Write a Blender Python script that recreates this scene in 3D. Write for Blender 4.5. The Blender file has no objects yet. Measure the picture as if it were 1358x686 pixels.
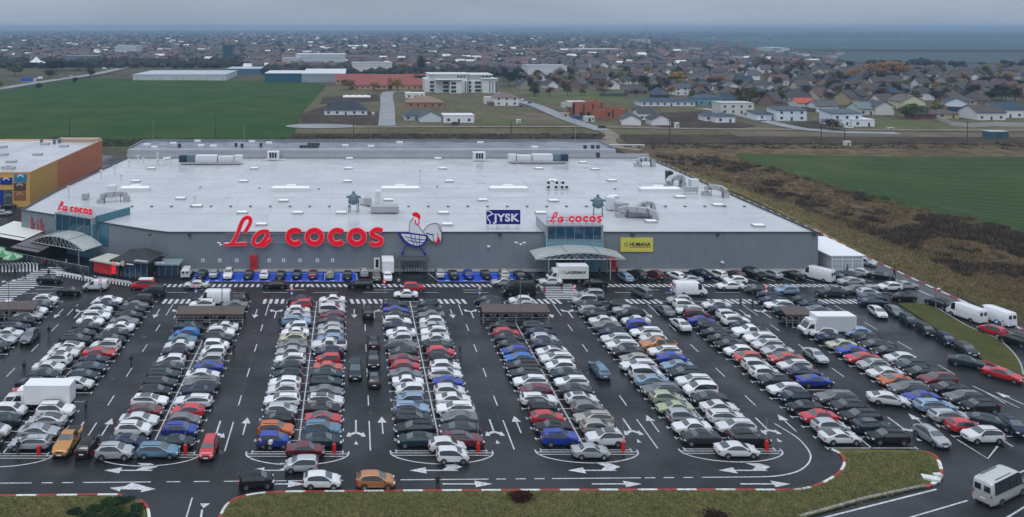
import bpy, bmesh, math, random
from mathutils import Vector, Matrix
R = math.radians
random.seed(7)
C = bpy.context.scene.collection
F, CX, CY, H = 1076.0, 467.0, 36.0, 47.5          # measured focal length (px), principal point, eye height (m)
def W(px, py, z=0.0):                              # a pixel of the 1358x686 photograph -> point on the plane at height z
    Y = F*(H-z)/(py-CY)
    return Vector(((px-CX)*Y/F, Y, z))
def WY(px, py, Y):                                 # a pixel -> point in the upright plane at distance Y
    return Vector(((px-CX)*Y/F, Y, H-(py-CY)*Y/F))

# ------------------------------------------------------------------ materials
def mat(name, col, rough=.6, metal=0., coat=0., spec=.5, noise=None, bump=0., bscale=20., rvar=0., emit=None, coords='Object'):
    m = bpy.data.materials.new(name); m.use_nodes = True
    nt = m.node_tree; b = nt.nodes['Principled BSDF']
    b.inputs['Base Color'].default_value = (*col, 1); b.inputs['Roughness'].default_value = rough
    b.inputs['Metallic'].default_value = metal; b.inputs['Coat Weight'].default_value = coat
    b.inputs['Coat Roughness'].default_value = .06
    b.inputs['Specular IOR Level'].default_value = spec
    tc = None
    if noise or bump or rvar:
        tc = nt.nodes.new('ShaderNodeTexCoord')
        if coords == 'World':
            g = nt.nodes.new('ShaderNodeNewGeometry'); src = g.outputs['Position']
        else: src = tc.outputs['Object']
    if noise:                                      # list of (scale, other colour, strength, detail)
        cur = None
        for k, (sc, c2, amt, det) in enumerate(noise):
            n = nt.nodes.new('ShaderNodeTexNoise'); n.inputs['Scale'].default_value = sc; n.inputs['Detail'].default_value = det
            if isinstance(sc, tuple): pass
            nt.links.new(src, n.inputs['Vector'])
            r = nt.nodes.new('ShaderNodeMapRange'); r.inputs['From Min'].default_value = .38; r.inputs['From Max'].default_value = .62
            r.inputs['To Min'].default_value = 0; r.inputs['To Max'].default_value = amt
            nt.links.new(n.outputs['Fac'], r.inputs['Value'])
            mx = nt.nodes.new('ShaderNodeMix'); mx.data_type = 'RGBA'
            nt.links.new(r.outputs['Result'], mx.inputs['Factor'])
            if cur is None: mx.inputs['A'].default_value = (*col, 1)
            else: nt.links.new(cur, mx.inputs['A'])
            mx.inputs['B'].default_value = (*c2, 1); cur = mx.outputs['Result']
        nt.links.new(cur, b.inputs['Base Color'])
    if bump:
        n = nt.nodes.new('ShaderNodeTexNoise'); n.inputs['Scale'].default_value = bscale; n.inputs['Detail'].default_value = 5
        nt.links.new(src, n.inputs['Vector'])
        bp = nt.nodes.new('ShaderNodeBump'); bp.inputs['Strength'].default_value = bump; bp.inputs['Distance'].default_value = .1
        nt.links.new(n.outputs['Fac'], bp.inputs['Height']); nt.links.new(bp.outputs['Normal'], b.inputs['Normal'])
    if rvar:
        n = nt.nodes.new('ShaderNodeTexNoise'); n.inputs['Scale'].default_value = .09; n.inputs['Detail'].default_value = 6
        nt.links.new(src, n.inputs['Vector'])
        r = nt.nodes.new('ShaderNodeMapRange'); r.inputs['From Min'].default_value = .4; r.inputs['From Max'].default_value = .6
        r.inputs['To Min'].default_value = max(.05, rough-rvar); r.inputs['To Max'].default_value = min(1, rough+rvar)
        nt.links.new(n.outputs['Fac'], r.inputs['Value']); nt.links.new(r.outputs['Result'], b.inputs['Roughness'])
    if emit:
        b.inputs['Emission Color'].default_value = (*emit[0], 1); b.inputs['Emission Strength'].default_value = emit[1]
    return m
_flat = {}
def flat(col, rough=.6, metal=0., coat=0.):
    k = (col, rough, metal, coat)
    if k not in _flat: _flat[k] = mat('paint_%d' % len(_flat), col, rough, metal, coat)
    return _flat[k]

M = dict(
 asphalt = mat('wet_asphalt', (.0090,.0112,.0132), .40, spec=.26, noise=[(.035,(.026,.029,.033),.8,7),(.25,(.006,.007,.009),.8,8),(1.1,(.015,.016,.018),.5,7),(9,(.020,.022,.025),.5,3)], bump=.15, bscale=14, rvar=.17, coords='World'),
 road = mat('grey_asphalt', (.055,.057,.062), .5, noise=[(.1,(.035,.036,.04),.7,6),(6,(.08,.08,.085),.4,3)], rvar=.15, coords='World'),
 white = mat('road_paint', (.66,.67,.69), .5, noise=[(3,(.20,.20,.21),.65,7),(.4,(.38,.38,.39),.6,5)], coords='World'),
 bluepaint = mat('blue_road_paint', (.008,.085,.64), .4, noise=[(1.5,(.006,.045,.38),.6,5)], coords='World'),
 red = mat('red_kerb_paint', (.38,.03,.02), .55, noise=[(3,(.15,.02,.02),.6,5)], coords='World'),
 kerbwhite = mat('white_kerb_paint', (.70,.70,.68), .6, noise=[(3,(.35,.35,.33),.6,5)], coords='World'),
 concrete = mat('concrete', (.32,.32,.31), .7, noise=[(.8,(.2,.2,.195),.6,6)], coords='World'),
 lawn = mat('lawn_grass', (.080,.100,.022), .95, spec=.1, noise=[(.22,(.145,.128,.042),.9,8),(1.1,(.045,.062,.014),.8,8),(14,(.17,.14,.06),.5,3)], bump=.5, bscale=10, coords='World'),
 lawn2 = mat('lawn_turf', (.082,.086,.024), .95, spec=.1, noise=[(.25,(.050,.064,.016),.8,8),(1.6,(.12,.10,.045),.5,8),(12,(.035,.042,.014),.6,3)], bump=.5, bscale=10, coords='World'),
 dry = mat('dry_grass', (.175,.145,.052), .95, spec=.1, noise=[(.05,(.115,.125,.036),.9,8),(.25,(.21,.15,.075),.8,8),(1.5,(.07,.058,.026),.7,7)], bump=.6, bscale=4, coords='World'),
 scrubsoil = mat('brown_scrub_soil', (.105,.076,.042), .95, spec=.1, noise=[(.04,(.17,.125,.065),.95,8),(.2,(.030,.022,.016),.8,8),(3,(.13,.09,.05),.5,6)], bump=.6, bscale=3, coords='World'),
 soil = mat('bare_soil', (.085,.072,.05), .95, spec=.1, noise=[(.012,(.05,.042,.03),.8,8),(.03,(.12,.11,.065),.6,10),(.3,(.05,.055,.026),.7,8)], coords='World'),
 grassland = mat('rough_grassland', (.095,.082,.048), .95, spec=.1, noise=[(.016,(.15,.115,.075),1.,7),(.022,(.032,.028,.020),.85,9),(.05,(.060,.085,.030),.6,7),(.3,(.17,.14,.08),.5,6)], coords='World'),
 green = mat('green_field', (.026,.070,.015), .95, spec=.08, noise=[(.008,(.046,.074,.022),1.,7),(.035,(.014,.046,.010),.8,9),(.6,(.040,.078,.018),.5,6)], coords='World'),
 green2 = mat('pale_green_field', (.038,.072,.020), .95, spec=.08, noise=[(.008,(.075,.088,.034),1.,7),(.02,(.022,.044,.016),.8,8),(.05,(.024,.052,.014),.8,9),(.5,(.06,.09,.026),.5,6)], coords='World'),
 far = mat('far_fields', (.045,.055,.05), .95, spec=.05, noise=[(.0012,(.030,.060,.052),.9,4),(.004,(.055,.042,.045),.8,5),(.02,(.025,.032,.03),.7,8)], coords='World'),
 dirt = mat('dirt_road', (.20,.17,.13), .9, noise=[(.15,(.12,.10,.075),.7,8)], coords='World'),
 street = mat('pale_street', (.24,.25,.26), .6, noise=[(.08,(.16,.165,.17),.7,6)], coords='World'),
 roofw = mat('white_roof_membrane', (.50,.505,.525), .25, noise=[(.018,(.44,.445,.47),.9,4),(.07,(.53,.535,.55),.8,7),(.35,(.42,.425,.44),.40,8)], rvar=.12, coords='World'),
 roofd = mat('wet_dark_roof', (.13,.145,.165), .25, noise=[(.05,(.26,.28,.30),.8,5),(.2,(.05,.06,.075),.7,7)], rvar=.15, coords='World'),
 parapet = mat('parapet_metal', (.36,.37,.40), .45, noise=[(.2,(.30,.31,.34),.5,4)], coords='World'),
 facade = mat('grey_cladding', (.200,.232,.256), .42, metal=.1, noise=[(.05,(.172,.205,.228),.8,5),(.6,(.222,.245,.265),.4,5)], coords='World'),
 trimd = mat('dark_flashing', (.03,.033,.038), .5),
 glassd = mat('dark_blue_glass', (.010,.055,.10), .07, spec=.9, coat=.5),
 glassl = mat('pale_blue_glass', (.12,.27,.34), .12, spec=.8, coat=.3),
 steel = mat('galvanised_steel', (.48,.50,.51), .38, metal=.6),
 canopy = mat('canopy_sheet', (.40,.43,.42), .3, noise=[(.5,(.33,.36,.35),.6,5)], coords='World'),
 black = mat('black_plastic', (.012,.012,.013), .55),
 tyre = mat('tyre_rubber', (.014,.014,.015), .85),
 rim = mat('alloy_rim', (.42,.43,.45), .3, metal=.8),
 carglass = mat('car_glass', (.012,.018,.022), .06, spec=.8, coat=.6),
 screenglass = mat('windscreen_glass', (.026,.042,.046), .08, spec=1., coat=.8),
 headlamp = mat('lamp_glass', (.70,.72,.75), .12, coat=1.),
 taillamp = mat('red_lamp_glass', (.30,.01,.01), .2, coat=1.),
 plate = mat('number_plate', (.75,.75,.76), .5),
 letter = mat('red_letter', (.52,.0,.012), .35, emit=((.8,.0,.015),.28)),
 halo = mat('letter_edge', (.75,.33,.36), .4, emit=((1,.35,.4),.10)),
 signwhite = mat('sign_white', (.80,.80,.82), .4),
 signblue = mat('sign_blue', (.008,.008,.20), .35),
 cartblue = mat('cart_blue', (.01,.012,.33), .35),
 signyellow = mat('sign_yellow', (.66,.60,.10), .45),
 ink = mat('sign_ink', (.015,.015,.015), .5),
 orange = mat('orange_cladding', (.60,.20,.095), .5, noise=[(.1,(.53,.17,.08),.6,5)], coords='World'),
 yellow = mat('yellow_cladding', (.64,.37,.10), .5, noise=[(.1,(.58,.33,.09),.6,5)], coords='World'),
 tent = mat('white_tent_sheet', (.74,.76,.78), .4, noise=[(.4,(.66,.68,.71),.5,5)], coords='World'),
 tentw = mat('grey_tent_wall', (.50,.53,.56), .5),
 brown = mat('brown_shelter_roof', (.085,.058,.048), .6, noise=[(1,(.07,.055,.05),.6,5)], coords='World'),
 duct = mat('duct_metal', (.40,.41,.42), .5, noise=[(.6,(.30,.31,.32),.6,4)], coords='World'),
 unit = mat('unit_white', (.62,.64,.66), .45),
 teal = mat('teal_metal', (.10,.16,.19), .5), fin = mat('blue_glass_panel', (.035,.15,.21), .2, spec=.8),
 skin = mat('skin', (.42,.26,.19), .6), hair = mat('hair', (.03,.02,.015), .7),
 bark = mat('bark', (.06,.045,.035), .9),
)

# ------------------------------------------------------------------ object helpers
def tag(o, label=None, cat=None, group=None, kind=None):
    if label: o['label'] = label
    if cat: o['category'] = cat
    if group: o['group'] = group
    if kind: o['kind'] = kind
    return o
def empty(name, loc, rz=0., label=None, cat=None, group=None):
    o = bpy.data.objects.new(name, None); C.objects.link(o); o.location = loc; o.rotation_euler = (0,0,rz)
    o.empty_display_size = .2
    return tag(o, label, cat, group)
class MB:
    def __init__(s): s.v=[]; s.f=[]; s.m=[]; s.sm=[]
    def add(s, vs, fs, mi=0, smooth=False, mtx=None):
        n=len(s.v)
        s.v += [tuple(mtx @ Vector(p)) for p in vs] if mtx else [tuple(p) for p in vs]
        for f in fs: s.f.append([i+n for i in f]); s.m.append(mi); s.sm.append(smooth)
        return s
    def box(s, c, d, mi=0, rz=0., mtx=None, faces=None):
        x,y,z=d[0]/2,d[1]/2,d[2]/2
        vs=[(sx*x,sy*y,sz*z) for sz in(-1,1) for sy in(-1,1) for sx in(-1,1)]
        T=Matrix.Translation(c) @ Matrix.Rotation(rz,4,'Z')
        if mtx: T=mtx @ T
        fs=[(0,2,3,1),(4,5,7,6),(0,1,5,4),(2,6,7,3),(0,4,6,2),(1,3,7,5)]
        return s.add(vs,fs,mi,False,T)
    def b2(s, x0,x1,y0,y1,z0,z1,mi=0,mtx=None): return s.box(((x0+x1)/2,(y0+y1)/2,(z0+z1)/2),(x1-x0,y1-y0,z1-z0),mi,0.,mtx)
    def tube(s, a, b, r0, r1=None, n=8, mi=0, caps=True):
        a=Vector(a);b=Vector(b);r1=r0 if r1 is None else r1
        d=(b-a); 
        if d.length<1e-6: return s
        d.normalize(); u=d.orthogonal().normalized(); w=d.cross(u)
        vs=[];
        for p,r in((a,r0),(b,r1)):
            for i in range(n):
                t=2*math.pi*i/n; vs.append(p+u*(r*math.cos(t))+w*(r*math.sin(t)))
        fs=[(i,(i+1)%n,n+(i+1)%n,n+i) for i in range(n)]
        s.add(vs,fs,mi,True)
        if caps: s.add(vs,[tuple(range(n))[::-1],tuple(range(n,2*n))],mi,False)
        return s
    def prism(s, poly, z0, z1, mi=0, mtx=None):         # poly of (x,y), ccw
        n=len(poly); vs=[(x,y,z0) for x,y in poly]+[(x,y,z1) for x,y in poly]
        fs=[(i,(i+1)%n,n+(i+1)%n,n+i) for i in range(n)]+[tuple(range(n))[::-1],tuple(range(n,2*n))]
        return s.add(vs,fs,mi,False,mtx)
    def sheet(s, poly, z, mi=0):
        return s.add([(p[0],p[1],z) for p in poly],[tuple(range(len(poly)))],mi)
    def strip(s, pts, w, z, mi=0):                      # a painted line of width w on the ground
        n=len(pts)
        if n<2: return s
        P=[Vector((p[0],p[1],0)) for p in pts]; vs=[]
        for i in range(n):
            if i==0: d=P[1]-P[0]
            elif i==n-1: d=P[-1]-P[-2]
            else: d=(P[i+1]-P[i]).normalized()+(P[i]-P[i-1]).normalized()
            d.normalize(); q=Vector((-d.y,d.x,0))*w/2
            vs += [(P[i]+q)[:2]+(z,), (P[i]-q)[:2]+(z,)]
        s.add(vs,[(2*i,2*i+1,2*i+3,2*i+2) for i in range(n-1)],mi)
        return s
    def build(s, name, mats, parent=None, loc=None):
        me=bpy.data.meshes.new(name); me.from_pydata(s.v,[],s.f)
        for m in (mats if isinstance(mats,(list,tuple)) else [mats]): me.materials.append(m)
        me.polygons.foreach_set('material_index',s.m); me.polygons.foreach_set('use_smooth',s.sm)
        me.update(); me.validate()
        o=bpy.data.objects.new(name,me); C.objects.link(o)
        if parent: o.parent=parent
        if loc is not None: o.location=loc
        return o
def struct(name, mb, mats): return tag(mb.build(name,mats), kind='structure')
def sheet(name, pxs, z, m, tri=False):                  # a ground sheet drawn through points measured in the photograph
    mb=MB(); P=[W(x,y) for x,y in pxs]
    # fan-safe triangulation
    from mathutils.geometry import tessellate_polygon
    t=tessellate_polygon([[Vector((p.x,p.y,0)) for p in P]])
    fs=[]
    for a,b,c in t:
        n=(P[b]-P[a]).cross(P[c]-P[a]).z
        fs.append((a,b,c) if n>0 else (a,c,b))
    mb.add([(p.x,p.y,z) for p in P],fs)
    return struct(name,mb,m)
def smooth_poly(pts, n=6):                               # catmull-rom through 2-d points
    out=[]; P=[Vector((p[0],p[1])) for p in pts]
    for i in range(len(P)-1):
        p0=P[max(0,i-1)];p1=P[i];p2=P[i+1];p3=P[min(len(P)-1,i+2)]
        for k in range(n):
            t=k/n
            out.append(.5*((2*p1)+(-p0+p2)*t+(2*p0-5*p1+4*p2-p3)*t*t+(-p0+3*p1-3*p2+p3)*t**3))
    out.append(P[-1]); return out
def copy_tree(o, parent=None, deep=True):
    c=o.copy(); C.objects.link(c); c.parent=parent
    if deep:
        for ch in KIDS.get(o,()): copy_tree(ch,c)
    return c
KIDS={}
def note(o):                                             # remembers the children of a prototype
    KIDS[o]=[c for c in bpy.data.objects if c.parent==o]
    for c in KIDS[o]: note(c)
ORD=['first','second','third','fourth','fifth','sixth','seventh','eighth','ninth','tenth','eleventh','twelfth','thirteenth','fourteenth','fifteenth','sixteenth','seventeenth','eighteenth','nineteenth','twentieth']
def ordn(i):
    if i<20: return ORD[i]
    t=['twenty','thirty','forty','fifty','sixty','seventy'][(i+1)//10-2]
    r=(i+1)%10
    return (t[:-1]+'ieth') if r==0 else t+'-'+ORD[r-1]

# ------------------------------------------------------------------ camera, sky, sun
cam=bpy.data.cameras.new('camera'); co=bpy.data.objects.new('camera',cam); C.objects.link(co)
co.location=(0,0,H); co.rotation_euler=(R(90),0,0)
cam.sensor_width=36; cam.lens=F/1358*36; cam.shift_x=(679-CX)/1358; cam.shift_y=-(343-CY)/1358
cam.clip_start=1; cam.clip_end=60000
bpy.context.scene.camera=co
SUN_EL, SUN_AZ = R(62), R(200)                           # azimuth clockwise from +Y: behind and to the left of the camera
w=bpy.data.worlds.new('World'); bpy.context.scene.world=w; w.use_nodes=True
nt=w.node_tree; bg=nt.nodes['Background']; bg.inputs['Strength'].default_value=.1
sky=nt.nodes.new('ShaderNodeTexSky'); sky.sky_type='NISHITA'; sky.sun_disc=False; sky.sun_elevation=SUN_EL; sky.sun_rotation=SUN_AZ
sky.dust_density=3; sky.air_density=1.5
tc=nt.nodes.new('ShaderNodeTexCoord'); sp=nt.nodes.new('ShaderNodeSeparateXYZ'); nt.links.new(tc.outputs['Generated'],sp.inputs[0])
rp=nt.nodes.new('ShaderNodeValToRGB'); nt.links.new(sp.outputs['Z'],rp.inputs['Fac'])
el=rp.color_ramp.elements
el[0].position=0; el[0].color=(.28,.325,.40,1); el[1].position=1; el[1].color=(.80,.89,1.02,1)
for p,c in ((.035,(.265,.310,.385)),(.12,(.255,.295,.375)),(.35,(.46,.52,.62))):
    e=el.new(p); e.color=(*c,1)
nz=nt.nodes.new('ShaderNodeTexNoise'); nz.inputs['Scale'].default_value=2.2; nz.inputs['Detail'].default_value=5
mp=nt.nodes.new('ShaderNodeMapping'); mp.inputs['Scale'].default_value=(1,1,7); nt.links.new(tc.outputs['Generated'],mp.inputs[0]); nt.links.new(mp.outputs[0],nz.inputs['Vector'])
mr=nt.nodes.new('ShaderNodeMapRange'); mr.inputs['To Min'].default_value=8.7; mr.inputs['To Max'].default_value=11.5; mr.inputs['From Min'].default_value=.33; mr.inputs['From Max'].default_value=.67
nt.links.new(nz.outputs['Fac'],mr.inputs['Value'])
vm=nt.nodes.new('ShaderNodeVectorMath'); vm.operation='SCALE'; nt.links.new(rp.outputs['Color'],vm.inputs[0]); nt.links.new(mr.outputs['Result'],vm.inputs['Scale'])
mx=nt.nodes.new('ShaderNodeMix'); mx.data_type='RGBA'; mx.inputs['Factor'].default_value=.93
nt.links.new(sky.outputs[0],mx.inputs['A']); nt.links.new(vm.outputs[0],mx.inputs['B']); nt.links.new(mx.outputs['Result'],bg.inputs['Color'])
sl=bpy.data.lights.new('sun','SUN'); sl.energy=.7; sl.angle=R(30); sl.color=(1,.97,.93)
so=bpy.data.objects.new('sun',sl); C.objects.link(so)
d=Vector((math.sin(SUN_AZ)*math.cos(SUN_EL), math.cos(SUN_AZ)*math.cos(SUN_EL), math.sin(SUN_EL)))
so.rotation_euler=d.to_track_quat('Z','Y').to_euler()
sc=bpy.context.scene
sc.view_settings.view_transform='Standard'; sc.view_settings.look='None'; sc.view_settings.exposure=.44; sc.view_settings.gamma=1
sc.render.engine='CYCLES'; sc.cycles.use_denoising=True; sc.cycles.max_bounces=6; sc.cycles.diffuse_bounces=3; sc.cycles.glossy_bounces=3
sc.cycles.volume_bounces=1; sc.cycles.transmission_bounces=2
HAZE=1.7e-4
# ------------------------------------------------------------------ ground, roads, fields
mb=MB(); mb.sheet([(-16000,-60),(16000,-60),(16000,14000),(-16000,14000)],-1.2); struct('ground',mb,M['far'])
mb=MB(); mb.sheet([(-420,60),(420,60),(700,520),(1000,980),(-900,980),(-600,500)],-.8); struct('village_ground',mb,M['soil'])
sheet('left_green_field',[(-150,150),(-150,127),(0,118),(60,108),(105,103.5),(180,104),(300,106.5),(395,108),(430,111),(432,114),(400,150),(385,186),(200,191),(-150,194)],-.5,M['green'])
sheet('grass_plots',[(432,114),(520,112),(690,117),(850,113),(1000,140),(1358,150),(1500,168),(1500,196),(810,196),(385,191),(400,150)],-.55,M['grassland'])
sheet('scrub_ground',[(800,190),(1500,190),(1500,196),(1500,560),(1080,560),(1000,330),(860,215)],-.45,M['scrubsoil'])
sheet('right_green_field',[(975,203),(1180,207),(1500,207),(1500,352),(1358,312),(1295,298),(1225,280),(1150,262),(1090,243),(1030,224),(985,212)],-.25,M['green2'])
sheet('dry_grass_verge',[(880,222),(905,222),(960,240),(1050,275),(1130,310),(1230,345),(1358,385),(1500,420),(1500,520),(1358,440),(1200,364),(1085,306),(985,258)],-.2,M['dry'])
def road(name, pxs, w, z, m, n=5):
    P=[W(x,y) for x,y in pxs]; P=smooth_poly([(p.x,p.y) for p in P],n); mb=MB(); mb.strip(P,w,z); return struct(name,mb,m)
road('highway',[(-200,150),(0,117),(60,107.5),(130,97),(185,84),(215,77),(250,70)],11,-.3,M['street'])
road('highway_verge',[(-200,156),(0,120),(60,110),(130,99.5),(185,86),(215,78.5),(250,71)],5,-.33,M['soil'])
road('dirt_road',[(395,168),(520,167.5),(760,167),(900,169.5),(1100,171),(1358,172),(1500,173)],5,-.3,M['dirt'])
road('street',[(513,166),(514,140),(515,122),(545,121)],8.5,-.28,M['street'],3)
road('side_street',[(800,172),(755,158),(712,140),(680,131),(655,121)],8,-.29,M['street'])
road('side_street',[(1190,176),(1080,172),(1015,160),(975,150),(930,143)],8,-.27,M['street'])
road('track',[(790,167),(812,178),(806,186),(822,194),(850,198)],6,-.31,M['dirt'])
sheet('far_field',[(880,49),(1600,50),(1600,66),(1000,64)],-1.0,mat('teal_field',(.020,.070,.066),.95,noise=[(.002,(.012,.045,.05),.9,6)],coords='World'))
sheet('far_field',[(960,68),(1600,70),(1600,83),(1040,82)],-.95,mat('dull_teal_field',(.022,.060,.060),.95,noise=[(.003,(.03,.04,.045),.9,6)],coords='World'))
sheet('far_field',[(1000,83.5),(1600,84.5),(1600,100),(1130,96)],-.92,mat('ploughed_field',(.052,.040,.046),.95,noise=[(.004,(.03,.034,.036),.9,6)],coords='World'))
road('field_track',[(800,193),(1000,193),(1500,195)],4,-.32,M['scrubsoil'])
mb=MB(); c=W(425,166.5); mb.sheet([(c.x+17*math.cos(t*.3),c.y+9*math.sin(t*.3)) for t in range(21)],-.26); struct('turning_circle',mb,M['street'])
sm_=mat('dark_soil_plot',(.045,.035,.026),.95,spec=.1,noise=[(.05,(.085,.065,.045),.9,8),(.3,(.028,.022,.018),.6,7)],coords='World')
st_=mat('tan_soil_plot',(.15,.12,.08),.95,spec=.1,noise=[(.05,(.09,.075,.05),.9,8)],coords='World')
sg_=mat('mown_plot',(.075,.088,.034),.95,spec=.1,noise=[(.05,(.11,.11,.05),.8,8)],coords='World')
ZP=[-.49]
for q,mm in (([(838,149),(930,147),(960,155),(1005,166),(980,169),(880,168.5),(845,158)],sm_),([(690,146),(722,150),(752,163),(690,164.5),(640,163)],st_),([(640,156),(690,157),(720,163),(640,163)],sg_),([(700,121),(800,122),(830,132),(800,136),(735,139),(700,130)],sg_),([(428,128),(500,124),(507,133),(424,137)],sm_),([(385,176),(800,176),(812,186),(385,189)],sm_),([(1040,169),(1095,168),(1105,158),(1040,163)],sm_),([(1170,158),(1290,168),(1330,171),(1160,170.5)],sg_),([(820,177),(1358,180),(1500,182),(1500,190),(830,189)],sm_),([(430,140),(500,148),(508,164),(400,164),(398,150)],sm_),([(960,174),(1200,175),(1358,177),(1358,181),(980,180)],st_)):
    ZP[0]+=.012; sheet('soil_plot' if mm is not sg_ else 'grass_plot',q,ZP[0],mm)
# the car park itself
LOT=MB(); LOT.sheet([(-260,55),(112,55),(108.5,105),(106.8,150),(106.8,290),(-260,300)],0.); struct('car_park',LOT,M['asphalt'])
Z1,Z2=.008,.014
# service yard beside the stores and apron of pavement along the facade
mb=MB(); mb.sheet([(-260,182),(-88,182),(-88,300),(-260,300)],.004); struct('service_yard',mb,M['road'])
mb=MB(); mb.sheet([(-39,157.3),(92,157.3),(92,160),(-39,160)],.12); mb.strip([(-39,157.2),(92,157.2)],.2,.125); struct('pavement',mb,M['concrete'])
mb=MB(); mb.sheet([(99.6,118),(106.3,118),(106.3,290),(99.6,290)],.006); struct('perimeter_road',mb,M['road'])

PITCH=2.48; ROWX=[-55.2,-38.9,-22.65,-6.1,10.0,26.25,42.45,58.6,74.8]
def stall_y(X,k):                                        # the near ends of the rows lie on a line very slightly askew to the store
    return 90.8+PITCH*k+.0125*X*(1-k/20.)
# stall lines
sm=MB(); cm=MB()
for ri,X in enumerate(ROWX):
    k0=0; k1=20
    if X>70: k1=20
    cm.strip([(X,stall_y(X,k0)+.1),(X,stall_y(X,k1))],.16,Z2)
    for k in range(k0,k1+1):
        y=stall_y(X,k)
        for sgn in(-1,1):
            if X>70 and k==0: continue
            sm.strip([(X+sgn*.1,y),(X+sgn*5.0,y)],.13,Z1)
            sm.strip([(X+sgn*5.07,y-.32),(X+sgn*5.07,y+.32)],.13,Z1)
struct('stall_lines',sm,M['white']); struct('row_centre_lines',cm,M['white'])
# rounded hatched noses at the near end of each row
nm=MB()
for X in ROWX[1:8]:
    y=stall_y(X,0)
    if X>58: continue
    nm.strip([(X-5.6,y-.45),(X+5.6,y-.45)],.14,Z1)
    nm.strip([(X-5.6,y-.95),(X+5.2,y-.95)],.12,Z1)
    pts=[(X-5.7,y+.05),(X-5.6,y-.8),(X-4.6,y-1.7),(X-2.6,y-2.45),(X,y-2.75),(X+2.6,y-2.45),(X+4.6,y-1.7),(X+5.6,y-.8),(X+5.7,y+.05)]
    nm.strip(smooth_poly(pts,4),.16,Z2)
p=[W(x,y) for x,y in((1269,583),(1310,608.5),(1323,592))]; nm.strip([(q.x,q.y) for q in p],.18,Z2)
struct('row_end_markings',nm,M['white'])
# aisle dashes, arrows
am=MB()
def interp0(tbl,x):
    for (a,b),(c,d) in zip(tbl,tbl[1:]):
        if x<=c: return b+(d-b)*(x-a)/(c-a)
    return tbl[-1][1]
def arrow(x,y,ang,L=4.2,w=.16,hw=.55,hl=1.5):
    T=Matrix.Translation((x,y,0))@Matrix.Rotation(ang,4,'Z')
    am.add([(-w/2,-L/2,Z1),(w/2,-L/2,Z1),(w/2,L/2-hl,Z1),(-w/2,L/2-hl,Z1),(-hw,L/2-hl,Z1),(hw,L/2-hl,Z1),(0,L/2,Z1)],[(0,1,2,3),(4,5,6)],0,False,T)
def split(x,y,ang):
    T=Matrix.Translation((x,y,0))@Matrix.Rotation(ang,4,'Z')
    am.add([(-.1,-2.2,Z1),(.1,-2.2,Z1),(.1,.6,Z1),(-.1,.6,Z1)],[(0,1,2,3)],0,False,T)
    for s in(-1,1):
        vs=[(s*.02,.55,Z1),(s*.02,1.05,Z1),(s*.62,1.45,Z1),(s*.70,1.0,Z1),(s*.55,1.75,Z1),(s*1.15,1.75,Z1),(s*.85,.65,Z1)]
        fs=[(0,3,2,1),(3,6,5,4,2)] if s>0 else [(0,1,2,3),(2,4,5,6,3)]
        am.add(vs,fs,0,False,T)
AISX=[(ROWX[i]+ROWX[i+1])/2 for i in range(8)]
for i,X in enumerate(AISX):
    yb=stall_y(X,0)
    if i<6: am.strip([(X+.1,yb+.2),(X+.1,yb+7)],.15,Z1)
    for y in (103.2,111.6,120.1,128.2): am.strip([(X+.1,y-1.4),(X+.1,y+1.4)],.14,Z1)
    am.strip([(X+.1,133.6),(X+.1,139)],.14,Z1)
    split(X-1.5,yb+5.0,math.pi); arrow(X+1.65,yb+6.0,0)
    arrow(X-1.6,134.5,math.pi); split(X+1.7,134.6,0)
    am.add([(X-1.75,yb+1.5,Z1),(X-1.25,yb+1.5,Z1),(X-1.5,yb+2.3,Z1)],[(0,1,2)])
for y in (96,104,112.5,121,129,137): am.strip([(82.4,y-1.6),(82.4,y+1.6)],.14,Z1)
arrow(84.3,103.2,R(12),5)
p=W(1335,545); am.strip([(W(1290,512).x,W(1290,512).y),(W(1352,541).x,W(1352,541).y)],.15,Z1)
struct('aisle_markings',am,M['white'])
# near lane: centre line, dashes, arrows
lm=MB(); am=lm
def pl(a,b,w=.15,z=Z1): p=W(*a); q=W(*b); lm.strip([(p.x,p.y),(q.x,q.y)],w,z)
segs=[(-60,42),(55,70),(82,97),(110,200),(221,239),(257,278),(297,340),(350,380),(382,455),(531,648),(658,671),(684,697),(709,722),(732,850),(855,869),(880,894),(906,919),(931,1000)]
for a,b in segs: pl((a,641-.0083*a),(b,641-.0083*b))
for x in (1,):
    pts=[(1000,632.8),(1030,631.5),(1056,626),(1070,617),(1075,607),(1072,597),(1060,583),(1044,572),(1027,562)]
    P=[W(*q) for q in pts]; lm.strip(smooth_poly([(q.x,q.y) for q in P],4),.17,Z2)
for x in (360,575,785,985,170):
    p=W(x,624); arrow(p.x,p.y,R(90),5.2,.2,.6,1.8)
    p=W(x+20,621); lm.add([(p.x-.9,p.y-.5,Z2),(p.x+.2,p.y-.55,Z2),(p.x+1.5,p.y+.25,Z2),(p.x+.6,p.y+.95,Z2),(p.x-.9,p.y+1.0,Z2),(p.x-.1,p.y+.3,Z2)],[(0,1,2,3,4,5)])
for x in (620,818,1015,372):
    p=W(x,642); arrow(p.x,p.y,R(-90),5.2,.2,.6,1.8)
p=W(176,648); lm.add([(p.x-2.4,p.y+.1,Z2),(p.x-1.2,p.y-.55,Z2),(p.x-1.2,p.y-.15,Z2),(p.x+1.0,p.y-.25,Z2),(p.x+1.0,p.y-.7,Z2),(p.x+2.4,p.y-.1,Z2),(p.x+.9,p.y+.5,Z2),(p.x-.4,p.y+1.1,Z2),(p.x-.9,p.y+.4,Z2)],[(0,1,2,3,4,5,6,7,8)])
pl((255,660),(246,690)); pl((268,676),(266,690),.2)
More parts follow.
